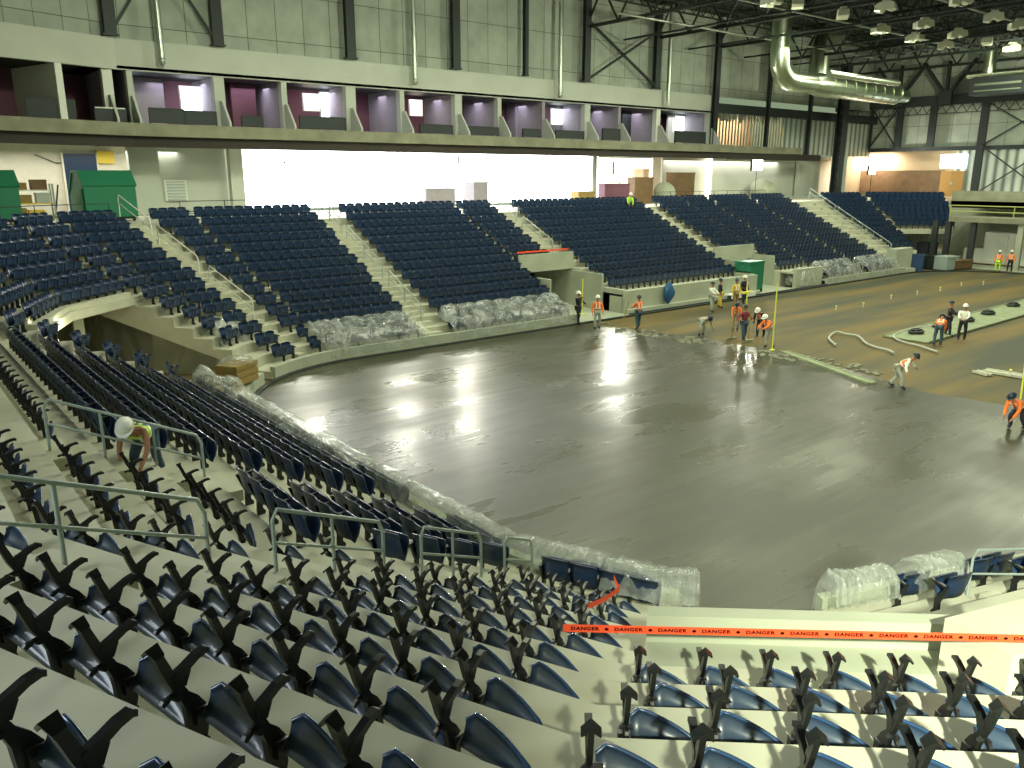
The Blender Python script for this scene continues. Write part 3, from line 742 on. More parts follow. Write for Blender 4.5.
# hanging drain pipes
for i, (x, yb) in enumerate(((162, 61), (415, 81), (560, 95), (668, 103))):
    v = aty(x, yb, 41.4)
    o = empty('hanging_pipe', (v.x, v.y, v.z), 0, label='ribbed silver pipe hanging down the wall, %s from the left' % ordn(i+1), cat='pipe', group='hanging pipes on the upper wall')
    m = MB(); m.tube([(0, 0, .5*j) for j in range(0, 18)], [.16+.02*(j % 2) for j in range(18)], 8); m.build('pipe', 'steel_light', o)
    m = MB(); m.ellip((0, 0, 0), .2, .2, .25, 8, 6); m.build('pipe_end', 'white' if i == 3 else 'steel_light', o)

# right of the suites : open framing
w = MB(); w.box(53, 82, YF-.3, YF+.3, 13.4, 14.2); struct('trim_3', w, 'steel', 'dark beam above the unfinished framing')
w = MB(); w.box(64.5, 82, YF+.2, YF+.4, 9.9, 13.4); struct('wall_cladding', w, 'corr', 'ribbed metal cladding')
w = MB(); w.box(52.5, 65, 46, 46.2, 9.9, 13.6); struct('wall_framing_back', w, 'tan', 'tan wall behind the metal studs')
for i in range(24):
    X = 53.3+i*.47
    m = MB(); m.box(X-.03, X+.03, YF+.1, YF+.14, 10.5, 13.4); m.box(X-.03, X-.015, YF+.1, YF+.24, 10.5, 13.4); m.box(X+.015, X+.03, YF+.1, YF+.24, 10.5, 13.4)
    m.build('metal_stud', 'steel_light', None, label='thin bright metal stud in the unfinished framing', cat='stud', group='metal studs of the unfinished framing')
# silver ceiling drops above studs
m = MB()
for i in range(90):
    X = 53.2+random.uniform(0, 11); m.box(X, X+.08, YF-.1, YF, 13.0+random.uniform(-.4, .3), 13.5)
m.build('hanging_clips', 'steel_light', None, label='glittering fringe of metal clips hanging from the beam', cat='clips', kind='stuff')

# concourse behind the far stands
w = MB()
w.box(-20, 10.8, 46.8, 47, 5.7, 9.9); w.box(50.5, 82, 46.8, 47, 5.7, 9.9)
struct('wall_concourse', w, 'cream', 'cream back wall of the concourse')
w = MB(); w.box(10.8, 43.2, 46.8, 47, 5.7, 9.5); struct('window_10', w, 'window_glow', 'sunlit translucent sheeting closing the concourse')
w = MB(); w.box(43.2, 50.5, 46.8, 47, 5.7, 9.4); struct('window_11', w, 'warm_glow', 'bright warm opening of the concourse')
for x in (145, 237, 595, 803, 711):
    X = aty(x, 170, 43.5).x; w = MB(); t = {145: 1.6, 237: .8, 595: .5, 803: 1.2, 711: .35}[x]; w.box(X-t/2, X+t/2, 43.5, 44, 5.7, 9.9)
    struct('column', w, 'offwhite' if x != 711 else 'warm_glow', 'pale square pier in the concourse')  # thinnest pier glows like a window, bright light put into its material
a_ = aty(150, 170, 44.2); b_ = aty(226, 170, 44.2); w = MB(); w.box(a_.x, b_.x, 44.2, 44.4, 5.7, 9.9); struct('wall_infill', w, 'offwhite', 'plain grey white infill wall in the concourse')
w = MB(); a_ = aty(640, 170, 44.2); b_ = aty(820, 170, 44.2); w.box(a_.x+3, b_.x, 44.2, 44.4, 5.7, 9.9); struct('wall_infill_right', w, 'offwhite', 'grey white wall behind the floodlight')
# louvred window
a_ = aty(166, 201, 44.1); b_ = aty(186, 180, 44.1)
w = MB(); w.box(a_.x, b_.x, 44.05, 44.15, a_.z, b_.z); w.mi = 1
nl_ = 7
for i in range(nl_):
    z = a_.z+(b_.z-a_.z)*(i+.5)/nl_; w.box(a_.x+.12, b_.x-.12, 43.98, 44.05, z-.06, z+.04)
struct('window_8', w, ['white', 'louvre'], 'small white louvred window')
a_ = aty(69, 205, 46.7); b_ = aty(95, 154, 46.7)
w = MB(); w.box(a_.x, b_.x, 46.6, 46.75, 5.7, b_.z); w.mi = 1; w.box(a_.x-.1, a_.x, 46.55, 46.78, 5.7, b_.z+.1); w.box(b_.x, b_.x+.1, 46.55, 46.78, 5.7, b_.z+.1)
struct('door_2', w, ['blue', 'cream'], 'dark blue doorway behind the green hopper')

# green hoppers
def hopper(x, y, label, Y=41.2, w_=2.6):
    v = aty(x, y, Y)
    o = empty('trash_hopper', (v.x, v.y, zc), R(8), label=label, cat='hopper')
    m = MB(); h = 2.7; a = w_/2
    m.prism([(-1.0, .25), (1.0, .25), (1.0, 1.5), (.35, 2.6), (-.45, 2.6), (-1.0, 1.9)], lambda p, t: (p[0]*a*.9 if 0 else t, p[0], p[1]), -a, a)
    m.build('body', 'green', o)
    m = MB()
    m.prism([(-1.06, 1.86), (-.47, 2.62), (.38, 2.62), (.42, 2.52), (1.06, 1.5), (1.0, 1.44), (.3, 2.48), (-.4, 2.48), (-1.0, 1.78)], lambda p, t: (t, p[0], p[1]), -a-.06, a+.06)
    m.build('hood', 'green', o)
    m = MB(); m.box(-a-.08, -a, -.8, -.1, .6, 1.7); m.box(-a-.1, -a-.04, -.9, 0, 1.0, 1.1); m.build('side_door', 'green', o)
    for sx in (-.9, .9):
        for sy in (-.7, .7):
            m = MB(); m.tube([(sx*a-.05, sy, .12), (sx*a+.05, sy, .12)], .12, 12); m.build('wheel', 'black', o)
    m = MB(); m.box(-a, a, -.9, -.8, .12, .25); m.box(-a, a, .8, .9, .12, .25); m.build('skid', 'steel', o)
hopper(104, 200, 'green hooded trash hopper in front of the blue doorway')
hopper(-9, 200, 'green trash hopper cut by the left edge', w_=2.0)
# shelf cart with goods
v = aty(33, 205, 41.5)
o = empty('shelf_cart', (v.x, v.y, zc), 0, label='yellow shelf cart loaded with boxes near the left edge', cat='cart')
for i, z in enumerate((.25, .95, 1.6)):
    m = MB(); m.box(-.95, .95, -.4, .4, z, z+.06); m.build('shelf', 'yellow' if i < 2 else 'white', o)
for sx in (-.92, .92):
    for sy in (-.38, .38):
        m = MB(); m.box(sx-.04, sx+.04, sy-.04, sy+.04, 0.05, 1.95); m.build('post', 'rail', o)
m = MB(); m.bar((.95, 0, .3), (1.25, 0, 1.9), .07); m.build('push_handle', 'steel', o)
for i, (bx, bz, w_, h_, mn) in enumerate(((-.6, .31, .5, .45, 'cardboard'), (.1, .31, .7, .35, 'yellow'), (-.4, 1.01, .7, .4, 'cardboard'), (.45, 1.01, .6, .5, 'louvre'), (-.5, 1.66, .6, .35, 'cardboard'), (.35, 1.66, .7, .5, 'brown_board'))):
    m = MB(); m.box(v.x+bx-w_/2, v.x+bx+w_/2, v.y-.3, v.y+.3, zc+bz, zc+bz+h_); m.box(v.x+bx-w_/2-.02, v.x+bx+w_/2+.02, v.y-.32, v.y+.32, zc+bz+h_-.08, zc+bz+h_-.04)
    m.build('box', mn, None, label='%s on the shelf cart, %s' % (['brown carton', 'yellow case', 'wide brown carton', 'grey case', 'small brown carton', 'dark brown carton'][i], ['bottom left', 'bottom right', 'middle left', 'middle right', 'top left', 'top right'][i]), cat='box', group='goods on the shelf cart')
v = aty(107, 157, 46.2)
o = empty('junction_box', (v.x, 46.8, v.z), 0, label='yellow power box on the cream wall above the hopper', cat='power box')
m = MB(); m.box(-.45, .45, -.3, 0, -.35, .35); m.build('case', 'yellow', o)
m = MB(); m.tube([(-.45, -.15, 0), (-1.4, -.15, -.3), (-2.6, -.15, -.35), (-3.6, -.1, .1)], .03, 6); m.build('cable', 'steel', o)
# concourse clutter : cartons, bags and stands
def carton(x, y, w_, h_, mn, label, Y=42, name='carton', cat='carton', open_=False):
    v = aty(x, y, Y); m = MB(); d_ = .5
    o = empty(name, (v.x, v.y, zc), R(random.uniform(-15, 15)), label=label, cat=cat)
    m.box(-w_/2, w_/2, -d_, d_, 0, h_); m.build('body', mn, o)
    m = MB(); m.box(-w_/2-.03, w_/2+.03, -d_-.03, d_+.03, h_-.14, h_); m.build('lid', mn, o)
    return o
carton(614, 192, 2.4, 1.7, 'maroon', 'dark stack of wrapped goods left of the bright opening')
carton(583, 190, 1.6, 1.1, 'cardboard', 'low brown carton behind the third block')
carton(640, 192, 2.0, 2.2, 'brown_board', 'tall brown crate beside the bright opening')
carton(680, 192, 3.0, 2.6, 'brown_board', 'largest brown crate against the grey wall')
carton(641, 178, 1.0, 2.9, 'tan', 'narrow tan carton on end among the crates', Y=43)
def bag(x, y, r, h_, mn, label, Y=41.6):
    v = aty(x, y, Y); m = MB(); 
    def fn(u, t):
        a = 2*PI*u; k = 1+.08*math.sin(5*a)+.05*math.sin(11*a+t*4)
        prof = 1.0-.06*math.sin(t*9) if t < .5 else (1.0-.06*math.sin(4.5))*math.cos((t-.5)/.5*PI*.48)**.6
        return (r*k*math.cos(a)*prof, r*k*math.sin(a)*prof, h_*t)
    m.grid(25, 12, fn)
    o = m.build('bulk_bag', mn, None, label=label, cat='bag'); o.location = (v.x, v.y, zc)
bag(664, 192, .9, 1.8, 'concrete_wall', 'grey covered heap right of the crates')
carton(437, 190, 2.4, 1.5, 'mauve', 'pale crate in the glare of the concourse')
carton(476, 190, 1.6, 1.9, 'mauve', 'second pale crate left of the head of the stairs', Y=43)
bag(762, 188, 1.2, 2.0, 'concrete_wall', 'grey covered stack under the floodlight on its stand', Y=42.7)
# floodlights
def flood(x, y, Y, label, e, zg=None, size=.35):
    v = aty(x, y, Y); zg = zc if zg is None else zg
    o = empty('floodlight', (v.x, v.y, zg), 0, label=label, cat='floodlight'); h = v.z-zg
    m = MB(); m.tube([(0, 0, .6), (0, 0, h-.25)], .03, 6); m.build('mast', 'steel', o)
    for a in (0, 120, 240):
        m = MB(); m.tube([(0, 0, .7), (.6*math.cos(R(a)), .6*math.sin(R(a)), 0)], .025, 6); m.build('leg', 'steel', o)
    m = MB(); m.box(-size, size, -.05, .2, h-size*.7, h+size*.7); hd = m.build('lamp_head', 'steel', o)
    m = MB(); m.box(-size*.9, size*.9, -.09, -.05, h-size*.6, h+size*.6); m.build('lens', 'lamp', hd)
    ld = bpy.data.lights.new('flood', 'SPOT'); ld.energy = e*.55; ld.color = (1, .98, .82); ld.shadow_soft_size = .3; ld.spot_size = R(150); ld.spot_blend = .6
    lo = bpy.data.objects.new('flood_lamp', ld); col.objects.link(lo); lo.location = (v.x, v.y-.3, v.z); lo.rotation_euler = (R(-72), 0, 0)
flood(757, 165, 41.5, 'blazing floodlight on a tripod in front of the grey wall', 2500, size=.8)
flood(620, 168, 41.5, 'blazing floodlight over the brown crates', 2500, size=.7)
flood(395, 160, 41.5, 'blazing floodlight in the middle of the sheeted opening', 2500)
flood(290, 160, 41.5, 'blazing floodlight at the left of the sheeted opening', 2500)
flood(463, 160, 41.5, 'blazing floodlight right of the middle one', 2500)
flood(872, 170, 40, 'blazing floodlight by the far right end wall', 2500, size=.7)

# far right end wall
w = MB(); w.box(82, 82.2, -16, 46.5, 10.8, 24); struct('wall_end', w, 'panel', 'green grey panelled end wall')
w = MB(); w.box(81.5, 81.9, -16, 46.5, 10.4, 10.8); w.box(81.2, 81.9, -16, 46.5, 15.0, 16.0)
struct('trim_4', w, 'steel', 'dark horizontal beams on the end wall')
w = MB()
for j in range(60):
    y = -14+j; w.bar((81.3, y, 14.2), (81.3, y+.5, 15), .06); w.bar((81.3, y+.5, 15), (81.3, y+1, 14.2), .06)
w.box(81.25, 81.35, -14, 46, 14.12, 14.2)
w.build('lattice_girder', 'steel', None, label='dark lattice girder running along the end wall', cat='girder')
for i, (x, zb) in enumerate(((899, 10.8), (932, 10.8), (983, 6), (871, 10.8))):
    v = atx(x, 130, 81.5); m = MB(); t = .35 if x != 871 else .12
    m.box(81.3, 81.6, v.y-t, v.y+t, zb, 15); struct('column', m, 'steel', 'dark column on the end wall')
def yat(x): return atx(x, 130, 81.3).y
xbrace((81.3, yat(871), 15), (81.3, yat(897), 10.9), (81.3, yat(871), 10.9), (81.3, yat(897), 15), .1, 'crossed brace on the end wall left of its columns')
xbrace((81.3, yat(985), 15), (81.3, yat(1060), 10.9), (81.3, yat(985), 10.9), (81.3, yat(1060), 15), .1, 'crossed brace at the right end of the end wall')
xbrace((81.0, yat(985), 10.8), (81.0, yat(1060), 6), (81.0, yat(985), 6), (81.0, yat(1060), 10.8), .1, 'lower crossed brace at the right end')
w = MB()
y1_, y0_ = yat(842), yat(966)
w.box(85, 85.2, yat(955), 46.5, 5, 10.8); struct('wall_end_low', w, 'tan', 'warm lit wall of the room behind the far corner')
w = MB(); w.box(84.7, 84.9, yat(935), yat(850), 6.0, 8.4); struct('wall_panel', w, 'brown_board', 'brown boarding low in the lit room')
w = MB(); w.box(82, 82.2, -16, yat(957), 5.5, 10.5); struct('wall_end_ribbed', w, 'corr', 'ribbed silver cladding low on the end wall')
v0, v1 = atx(940, 168, 81.9), atx(968, 154, 81.9)
w = MB(); w.box(81.8, 81.95, v1.y, v0.y, v0.z, v1.z); struct('window_9', w, 'window_soft', 'bright rectangular window above the wooden door')
v0, v1 = atx(938, 196, 81.9), atx(965, 171, 81.9)
o = empty('door_3', (81.9, (v0.y+v1.y)/2, v0.z), 0, label='orange brown double door under the bright window', kind='structure'); hw = (v0.y-v1.y)/2
for sg in (-1, 1):
    m = MB(); m.box(-.08, 0, min(0, sg*hw)+.03, max(0, sg*hw)-.03, 0, v1.z-v0.z); d_ = m.build('door_leaf', 'door_orange', o)
    m = MB(); m.box(-.16, -.08, sg*.1-.05, sg*.1+.05, 1.2, 1.5); m.build('door_handle', 'steel_light', d_)
# big free standing column
v = aty(836, 190, 40.5); m = MB(); t = .5
m.box(v.x-t, v.x+t, 40.2, 40.3, 5, 19); m.box(v.x-t, v.x+t, 40.9, 41, 5, 19); m.box(v.x-.06, v.x+.06, 40.3, 40.9, 5, 19)
for j in range(14): m.box(v.x-t-.1, v.x-t, 40.2, 40.5, 6+j*.9, 6.3+j*.9)
struct('column', m, 'steel', 'heavy dark steel column at the far right corner')
# corner stands beyond : upper slab, balcony
w = MB(); w.box(70, 82, -16, 27.5, 5.0, 5.6); struct('floor_balcony', w, 'concrete_wall', 'grey balcony slab at the far right')
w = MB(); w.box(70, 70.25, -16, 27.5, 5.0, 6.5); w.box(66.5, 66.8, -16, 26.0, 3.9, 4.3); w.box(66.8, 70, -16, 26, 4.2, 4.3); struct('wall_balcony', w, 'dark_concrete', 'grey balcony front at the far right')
fence('guard_rail', [(66.6, 26, 4.3), (66.6, -10, 4.3)], 1.0, 'long yellow green rail along the far balcony', 'dull_yellow', 2, .05, 5)
w = MB(); w.box(78, 78.2, -16, 31, 0, 5); struct('wall_end_ground', w, 'concrete_wall', 'dim grey wall below the far balcony')
for x in (934, 947, 972, 1020):
    v = atx(x, 240, 67); m = MB(); m.box(66.8, 67.2, v.y-.22, v.y+.22, 0, 3.9); struct('column', m, 'steel' if x != 1020 else 'concrete_wall', 'dark column under the far balcony')
v0, v1 = atx(896, 250, 72), atx(930, 225, 72)
w = MB(); w.box(72, 72.1, v1.y, v0.y, 0.3, 3.9)
for j in range(12): w.tube([(71.95, v1.y+(v0.y-v1.y)*j/11, .3), (71.95, v1.y+(v0.y-v1.y)*j/11, 3.9)], .12, 6)
w.build('curtain', 'white', None, label='white pleated sheet hanging in the far corner opening', cat='curtain')
# box wall in front of far corner
w = MB(); p0 = farr(77, 72); 
v = [atz(868, 277, .05), atz(905, 275, .05)]
w.box(v[0].x+4, v[1].x+3.2, 25.6, 26.4, 0, 2.0); struct('wall_corner_block', w, 'concrete_wall', 'plain grey green wall block closing the far seats')
# wrapped pallets, clutter on far apron
for i, (x, w_, h_) in enumerate(((995, 1.9, 2.9), (1019, 1.9, 2.9), (974, 1.6, 1.4))):
    v = atx(x, 266, 70)
    o = empty('wrapped_pallet', (v.x, v.y, .05), 0, label=['tall pallet wrapped in white film, left of the pair', 'tall white wrapped pallet at the right edge', 'low wrapped bundle left of the tall pallets'][i], cat='pallet')
    m = MB(); m.box(-.6, .6, -w_/2, w_/2, .15, h_)
    for j in range(5): m.box(-.64, .64, -w_/2-.03, w_/2+.03, .3+j*h_/6, .3+j*h_/6+.12)
    m.build('load', 'white', o)
    m = MB()
    for q in (-.9, 0, .9): m.box(-.6, .6, q*w_/2-.08, q*w_/2+.08, 0, .1)
    m.box(-.62, .62, -w_/2, w_/2, .1, .15); m.build('pallet_base', 'cardboard', o)
def toolbox(v, s, mn, label, name='crate'):
    o = empty(name, v, R(random.uniform(-20, 20)), label=label, cat=name.replace('_', ' '))
    m = MB(); m.box(-s[0]/2, s[0]/2, -s[1]/2, s[1]/2, 0, s[2]); m.build('body', mn, o)
    m = MB(); m.box(-s[0]/2-.03, s[0]/2+.03, -s[1]/2-.03, s[1]/2+.03, s[2]-.08, s[2]+.02); l_ = m.build('lid', mn, o)
    m = MB(); m.tube([(-.15, -s[1]/2-.03, s[2]-.2), (-.15, -s[1]/2-.09, s[2]-.2), (.15, -s[1]/2-.09, s[2]-.2), (.15, -s[1]/2-.03, s[2]-.2)], .02, 6); m.build('handle', 'steel', o)
for (x, y, s, mn, lb) in ((915, 270, (1.5, 1.2, 1.3), 'pan', 'bright blue bin by the far corner block'), (933, 268, (1.8, 1.3, 1.1), 'black', 'black bin beside the bright blue bin'), (945, 269, (1.8, 1.2, 1.1), 'rail', 'grey green bin among the far corner bins'), (925, 262, (1.4, 1.2, 1.8), 'darkcloth', 'dark upright bin behind the blue one'), (957, 268, (2.4, 1.2, .7), 'brown_board', 'low brown crate right of the far bins')):
    toolbox(atz(x, y, .05), s, mn, lb)

# ------------------------------------------------------------------ roof
w = MB(); w.box(-30, 84, -30, 50, 21.6, 21.9); struct('ceiling', w, 'roof_steel', 'dark metal roof deck')
def truss(a, b, depth, label, ch=.22, panels=12, name='roof_truss', mname='roof_steel', web=.12, ):
    a = Vector(a); b = Vector(b); o = empty(name, a, 0, label=label, cat='truss', group='dark roof trusses')
    L_ = b-a; up = Vector((0, 0, depth))
    m = MB(); m.bar(Vector(), L_, ch); m.build('bottom_chord', mname, o)
    m = MB(); m.bar(up, L_+up, ch); m.build('top_chord', mname, o)
    m = MB()
    for i in range(panels):
        p = L_*(i/panels); q = L_*((i+.5)/panels); r_ = L_*((i+1)/panels)
        m.bar(p, q+up, web); m.bar(q+up, r_, web)
    m.build('web', mname, o)
TX = [36.8, 44.9, 53, 61.1, 69.3, 77.4]
for i, X in enumerate(TX): truss((X, 42, 18.9-(.5 if X > 60 else 0)), (X, -12, 18.9-(.5 if X > 60 else 0)), 2.6, 'deep roof truss meeting the long wall at column %s from the suites' % ordn(i+1), panels=16)
for i, X in enumerate((30.7, 24.5)): truss((X, 42, 20.2), (X, -12, 20.2), 1.3, 'roof truss just above the upper wall, %s from left' % ordn(2-i), panels=16)
for j, y in enumerate((39.5, 37, 34.5, 32, 29.5, 27, 24.5, 22, 19.5, 17, 14.5, 12, 9, 6, 2, -2)):
    truss((28, y, 20.5), (82, y, 20.5), .9, 'light purlin joist across the roof, %s from the long wall' % ordn(j+1), ch=.1, panels=44, name='roof_joist', web=.05)
for j, y in enumerate((36, 28, 20, 12, 4)):
    m = MB(); m.tube([(34, y, 18.75), (82, y, 18.75)], .09, 6); m.build('conduit_pipe', 'steel_light', None, label='thin grey pipe strung under the trusses, %s from the long wall' % ordn(j+1), cat='pipe', group='pipes strung under the roof')
for j, X in enumerate((41, 49, 57, 65)):
    m = MB(); m.tube([(X, 42, 18.4), (X, -10, 18.4)], .08, 6); m.build('sprinkler_pipe', 'steel', None, label='dark sprinkler line crossing under the roof, %s from the suites' % ordn(j+1), cat='pipe', group='pipes strung under the roof')
# Y props on the end wall girder
for i, x in enumerate((945, 873)):
    v = atx(x, 105, 80.5); v.y = min(v.y, 38.8); o = empty('branching_prop', (80.5, v.y, 15.8), 0, label=['forked dark steel prop over the end wall girder', 'smaller forked prop behind the duct end'][i], cat='prop')
    m = MB(); m.box(-.25, .25, -.6, .6, -.8, .5); m.build('plate', 'steel', o)
    for dy in (-2.6, 0, 2.6):
        m = MB(); m.bar((0, dy*.1, .3), (0, dy, 3.4), .4, .25); m.build('strut', 'steel', o)

# big spiral duct
a_ = aty(781, 22, 34); b_ = aty(779, 66, 34); c_ = aty(803, 84, 34); d_ = aty(905, 96, 34)
o = empty('spiral_duct', (b_.x, 34, 15), 0, label='large shiny spiral duct dropping and turning along the wall', cat='duct')
zz = c_.z-15+.1; X2 = d_.x-b_.x
pts = [(0, 0, a_.z-15+1.5), (0, 0, zz+2.0), (.12, 0, zz+1.1), (.5, 0, zz+.5), (1.1, 0, zz+.12), (2.0, 0, zz), (5, 0, zz)]
m = MB(); m.tube(pts, .78, 16); m.build('elbow_run', 'duct', o)
m = MB(); m.tube([(5, 0, zz), (6, 0, zz), (X2-2.5, 0, zz), (X2-1.8, 0, zz-.1), (X2, 0, zz-.1)], [.78, .95, .95, .6, .6], 16); m.build('main_run', 'duct', o)
for q in range(1, 9):
    m = MB(); m.tube([(5.5+q*1.7, 0, zz), (5.62+q*1.7, 0, zz)], .975, 16); m.build('band', 'duct', o)
for q in (3.0, 9.0, 15.0):
    m = MB(); m.tube([(q, 0, zz+.7), (q, 0, 5.2)], .04, 6); m.build('hanger_rod', 'roof_steel', o)
v = aty(812, 45, 38)
m = MB(); m.tube([(v.x, 37, 16.2), (v.x, 37, 19), (v.x+.4, 37, 20), (v.x+2.5, 37, 20.4)], .85, 16); m.build('branch_duct', 'duct', None, label='shorter vertical duct behind the large spiral duct', cat='duct')
m = MB(); v0 = aty(868, 83, 30); m.tube([(v0.x-6, 30, v0.z+.3), (v0.x+5, 30, v0.z+.3)], .25, 10); m.build('straight_pipe', 'duct', None, label='straight bright pipe beside the big duct', cat='pipe')
v0 = atx(985, 74, 74); m = MB(); m.tube([(74, v0.y+1.5, v0.z), (74, v0.y-8, v0.z)], .3, 10); m.build('straight_pipe', 'duct', None, label='bright pipe under the roof at the right edge', cat='pipe')
v0 = atx(990, 62, 74); m = MB(); m.tube([(74, v0.y, v0.z-1), (74, v0.y, v0.z+1)], .55, 12); m.build('duct_stub', 'duct', None, label='short upright duct stub near the right edge', cat='duct')
v0 = atx(1002, 84, 75); o = empty('air_handler', (75, v0.y, v0.z), 0, label='hanging air unit with struts near the right edge', cat='air handler')
m = MB(); m.box(-1, 1, -2.4, 2.4, -.9, .9); m.build('casing', 'steel', o)
m = MB(); m.box(-1.06, -1, -2, 2, -.1, .1); m.box(-1.06, -1, -2, 2, -.6, -.5); m.build('grille', 'duct', o)
for q in (-2.2, 2.2):
    m = MB(); m.tube([(0, q, .9), (0, q, 4)], .06, 6); m.build('hanger_rod', 'steel', o)
# hanging light fixtures (unlit, cream housings)
fx = [(798, 3), (843, 14), (886, 7), (881, 30), (924, 24), (915, 38), (946, 45), (958, 34), (987, 41), (994, 17), (1012, 48), (1019, 25), (962, 0), (772, 1), (1042, 30)]
for i, (x, y) in enumerate(fx):
    v = atz(x, y, 18.0)
    o = empty('high_bay_light', v, random.uniform(0, 3), label='unlit cream high bay light, %s of the cluster under the roof' % ordn(i+1), cat='ceiling light', group='cream high bay lights under the roof')
    k = .9
    m = MB(); m.prism([(-.60, -.16), (-.52, .20), (-.14, .30), (.30, .27), (.62, .10), (.60, -.26), (.22, -.32), (.02, -.10), (-.28, -.26)], lambda p, t: (p[0], t, p[1]), -.34, .34)
    m.build('reflector', 'beige_light', o)
    m = MB(); m.box(-.22, .22, -.2, .2, .2, .42); m.build('ballast', 'beige_light', o)
    m = MB(); m.tube([(0, 0, .4), (0, 0, 3.6)], .02, 5); m.build('hanger', 'steel', o)

# ------------------------------------------------------------------ people
def skin(name, joints, edges, mname, parent, root, sub=1):
    names = list(joints); me = bpy.data.meshes.new(name)
    me.from_pydata([joints[n][0] for n in names], [(names.index(a), names.index(b)) for a, b in edges], [])
    me.materials.append(M[mname]); o = bpy.data.objects.new(name, me); col.objects.link(o); o.parent = parent
    md = o.modifiers.new('Skin', 'SKIN'); md.use_smooth_shade = True
    sd = me.skin_vertices[0].data
    for i, n in enumerate(names):
        r = joints[n][1]; sd[i].radius = (r, r) if not isinstance(r, tuple) else r
        sd[i].use_root = (n == root)
    s_ = o.modifiers.new('Sub', 'SUBSURF'); s_.levels = sub; s_.render_levels = sub
    return o
def person(loc, rz, label, vest='orange', shirt='greycloth', trousers='jeans', hat='hat_white', bend=0., crouch=0., arms='down', stride=.12, scale=1., kneel=False, group=None, long_sleeve=True, turn=0.):
    """local frame: +y forward"""
    o = empty('person', loc, rz, label=label, cat='person', group=group); o.scale = (scale,)*3
    hipz = .92-crouch*.45; b = R(bend)
    def tor(l, x=0, off=0): return Vector((x, l*math.sin(b)-off*math.cos(b)-crouch*.15, hipz+l*math.cos(b)+off*math.sin(b)*-1*0))
    J = {}
    J['pel'] = (tor(0), (.13, .11)); J['waist'] = (tor(.17), (.125, .10)); J['chest'] = (tor(.38), (.155, .115)); J['neckb'] = (tor(.52), .075)
    neck = tor(.58); hd = Vector((0, math.sin(b*.75), math.cos(b*.75)))
    J['neck'] = (neck, .055); J['jaw'] = (neck+hd*.07+Vector((0, .02, 0)), .075); J['head'] = (neck+hd*.16, .092); J['crown'] = (neck+hd*.22, .07)
    E_ = [('pel', 'waist'), ('waist', 'chest'), ('chest', 'neckb'), ('neckb', 'neck'), ('neck', 'jaw'), ('jaw', 'head'), ('head', 'crown')]
    for sx, sn in ((-1, 'l'), (1, 'r')):
        hip = tor(-.02, sx*.095); fy = sx*stride; foot = Vector((sx*(.12+crouch*.08), fy-crouch*.05-(.0 if bend < 20 else .05), .08))
        knee = (hip+foot)/2+Vector((sx*.03, .04+crouch*.30, crouch*.05))
        if kneel: knee = Vector((sx*.16, .28, .10+(.35 if sx > 0 else 0))); foot = Vector((sx*.16, -.12 if sx < 0 else .25, .08))
        J['hip'+sn] = (hip, .088); J['knee'+sn] = (knee, .058); J['ank'+sn] = (foot, .042); J['toe'+sn] = (foot+Vector((0, .17, -.035)), .035)
        E_ += [('pel', 'hip'+sn), ('hip'+sn, 'knee'+sn), ('knee'+sn, 'ank'+sn), ('ank'+sn, 'toe'+sn)]
        sh = tor(.47, sx*.18)
        am = arms[0 if sx < 0 else 1] if isinstance(arms, (list, tuple)) else arms
        if isinstance(am, Vector): hand = am
        elif am == 'down': hand = sh+Vector((sx*.10, .12, -.52))
        elif am == 'front': hand = sh+Vector((-sx*.06, .42, -.28))
        elif am == 'reach': hand = sh+Vector((-sx*.04, .22, -.50))
        elif am == 'up': hand = sh+Vector((sx*.02, .38, .12))
        elif am == 'out': hand = sh+Vector((sx*.42, .1, -.34))
        dv = hand-sh
        if dv.length > .54: hand = sh+dv.normalized()*.54
        mid = (sh+hand)/2; dv = hand-sh; bn = math.sqrt(max(.0009, .0784-(dv.length/2)**2))
        elb = mid+Vector((sx*.6, -.6, -.25)).normalized()*bn
        J['sh'+sn] = (sh, .058); J['el'+sn] = (elb, .043); J['wr'+sn] = (hand, .030)
        fd = (hand-elb).normalized(); palm = hand+fd*.075; J['pa'+sn] = (palm, (.036, .016))
        E_ += [('chest', 'sh'+sn), ('sh'+sn, 'el'+sn), ('el'+sn, 'wr'+sn), ('wr'+sn, 'pa'+sn)]
        acr = fd.cross(Vector((sx, 0, .3))).normalized()
        for q, (of, ln) in enumerate(((-.03, .060), (-.010, .075), (.010, .070), (.03, .055))):
            b0 = palm+acr*of*.9+fd*.02; m1 = b0+fd*ln*.5; m2 = m1+(fd*.7+Vector((-sx*.6, 0, -.2))).normalized()*ln*.5
            J['f%d%s' % (q, sn)] = (m1, .0095); J['g%d%s' % (q, sn)] = (m2, .008); E_ += [('pa'+sn, 'f%d%s' % (q, sn)), ('f%d%s' % (q, sn), 'g%d%s' % (q, sn))]
        t1 = hand+fd*.035-acr*.035; t2 = t1+(fd-acr*.5).normalized()*.045
        J['t1'+sn] = (t1, .011); J['t2'+sn] = (t2, .009); E_ += [('wr'+sn, 't1'+sn), ('t1'+sn, 't2'+sn)]
    skin('body', J, E_, 'skin', o, 'pel')
    def sub(keys, grow, over={}):
        d = {}
        for k in keys:
            r = J[k][1]; r = (r[0]+grow, r[1]+grow) if isinstance(r, tuple) else r+grow
            d[k] = (J[k][0], over.get(k, r))
        return d
    kt = ['pel', 'hipl', 'hipr', 'kneel', 'kneer', 'ankl', 'ankr']
    skin('trousers', sub(kt, .022), [e for e in E_ if e[0] in kt and e[1] in kt], trousers, o, 'pel')
    ks = ['pel', 'waist', 'chest', 'neckb', 'shl', 'shr', 'ell', 'elr']+(['wrl', 'wrr'] if long_sleeve else [])
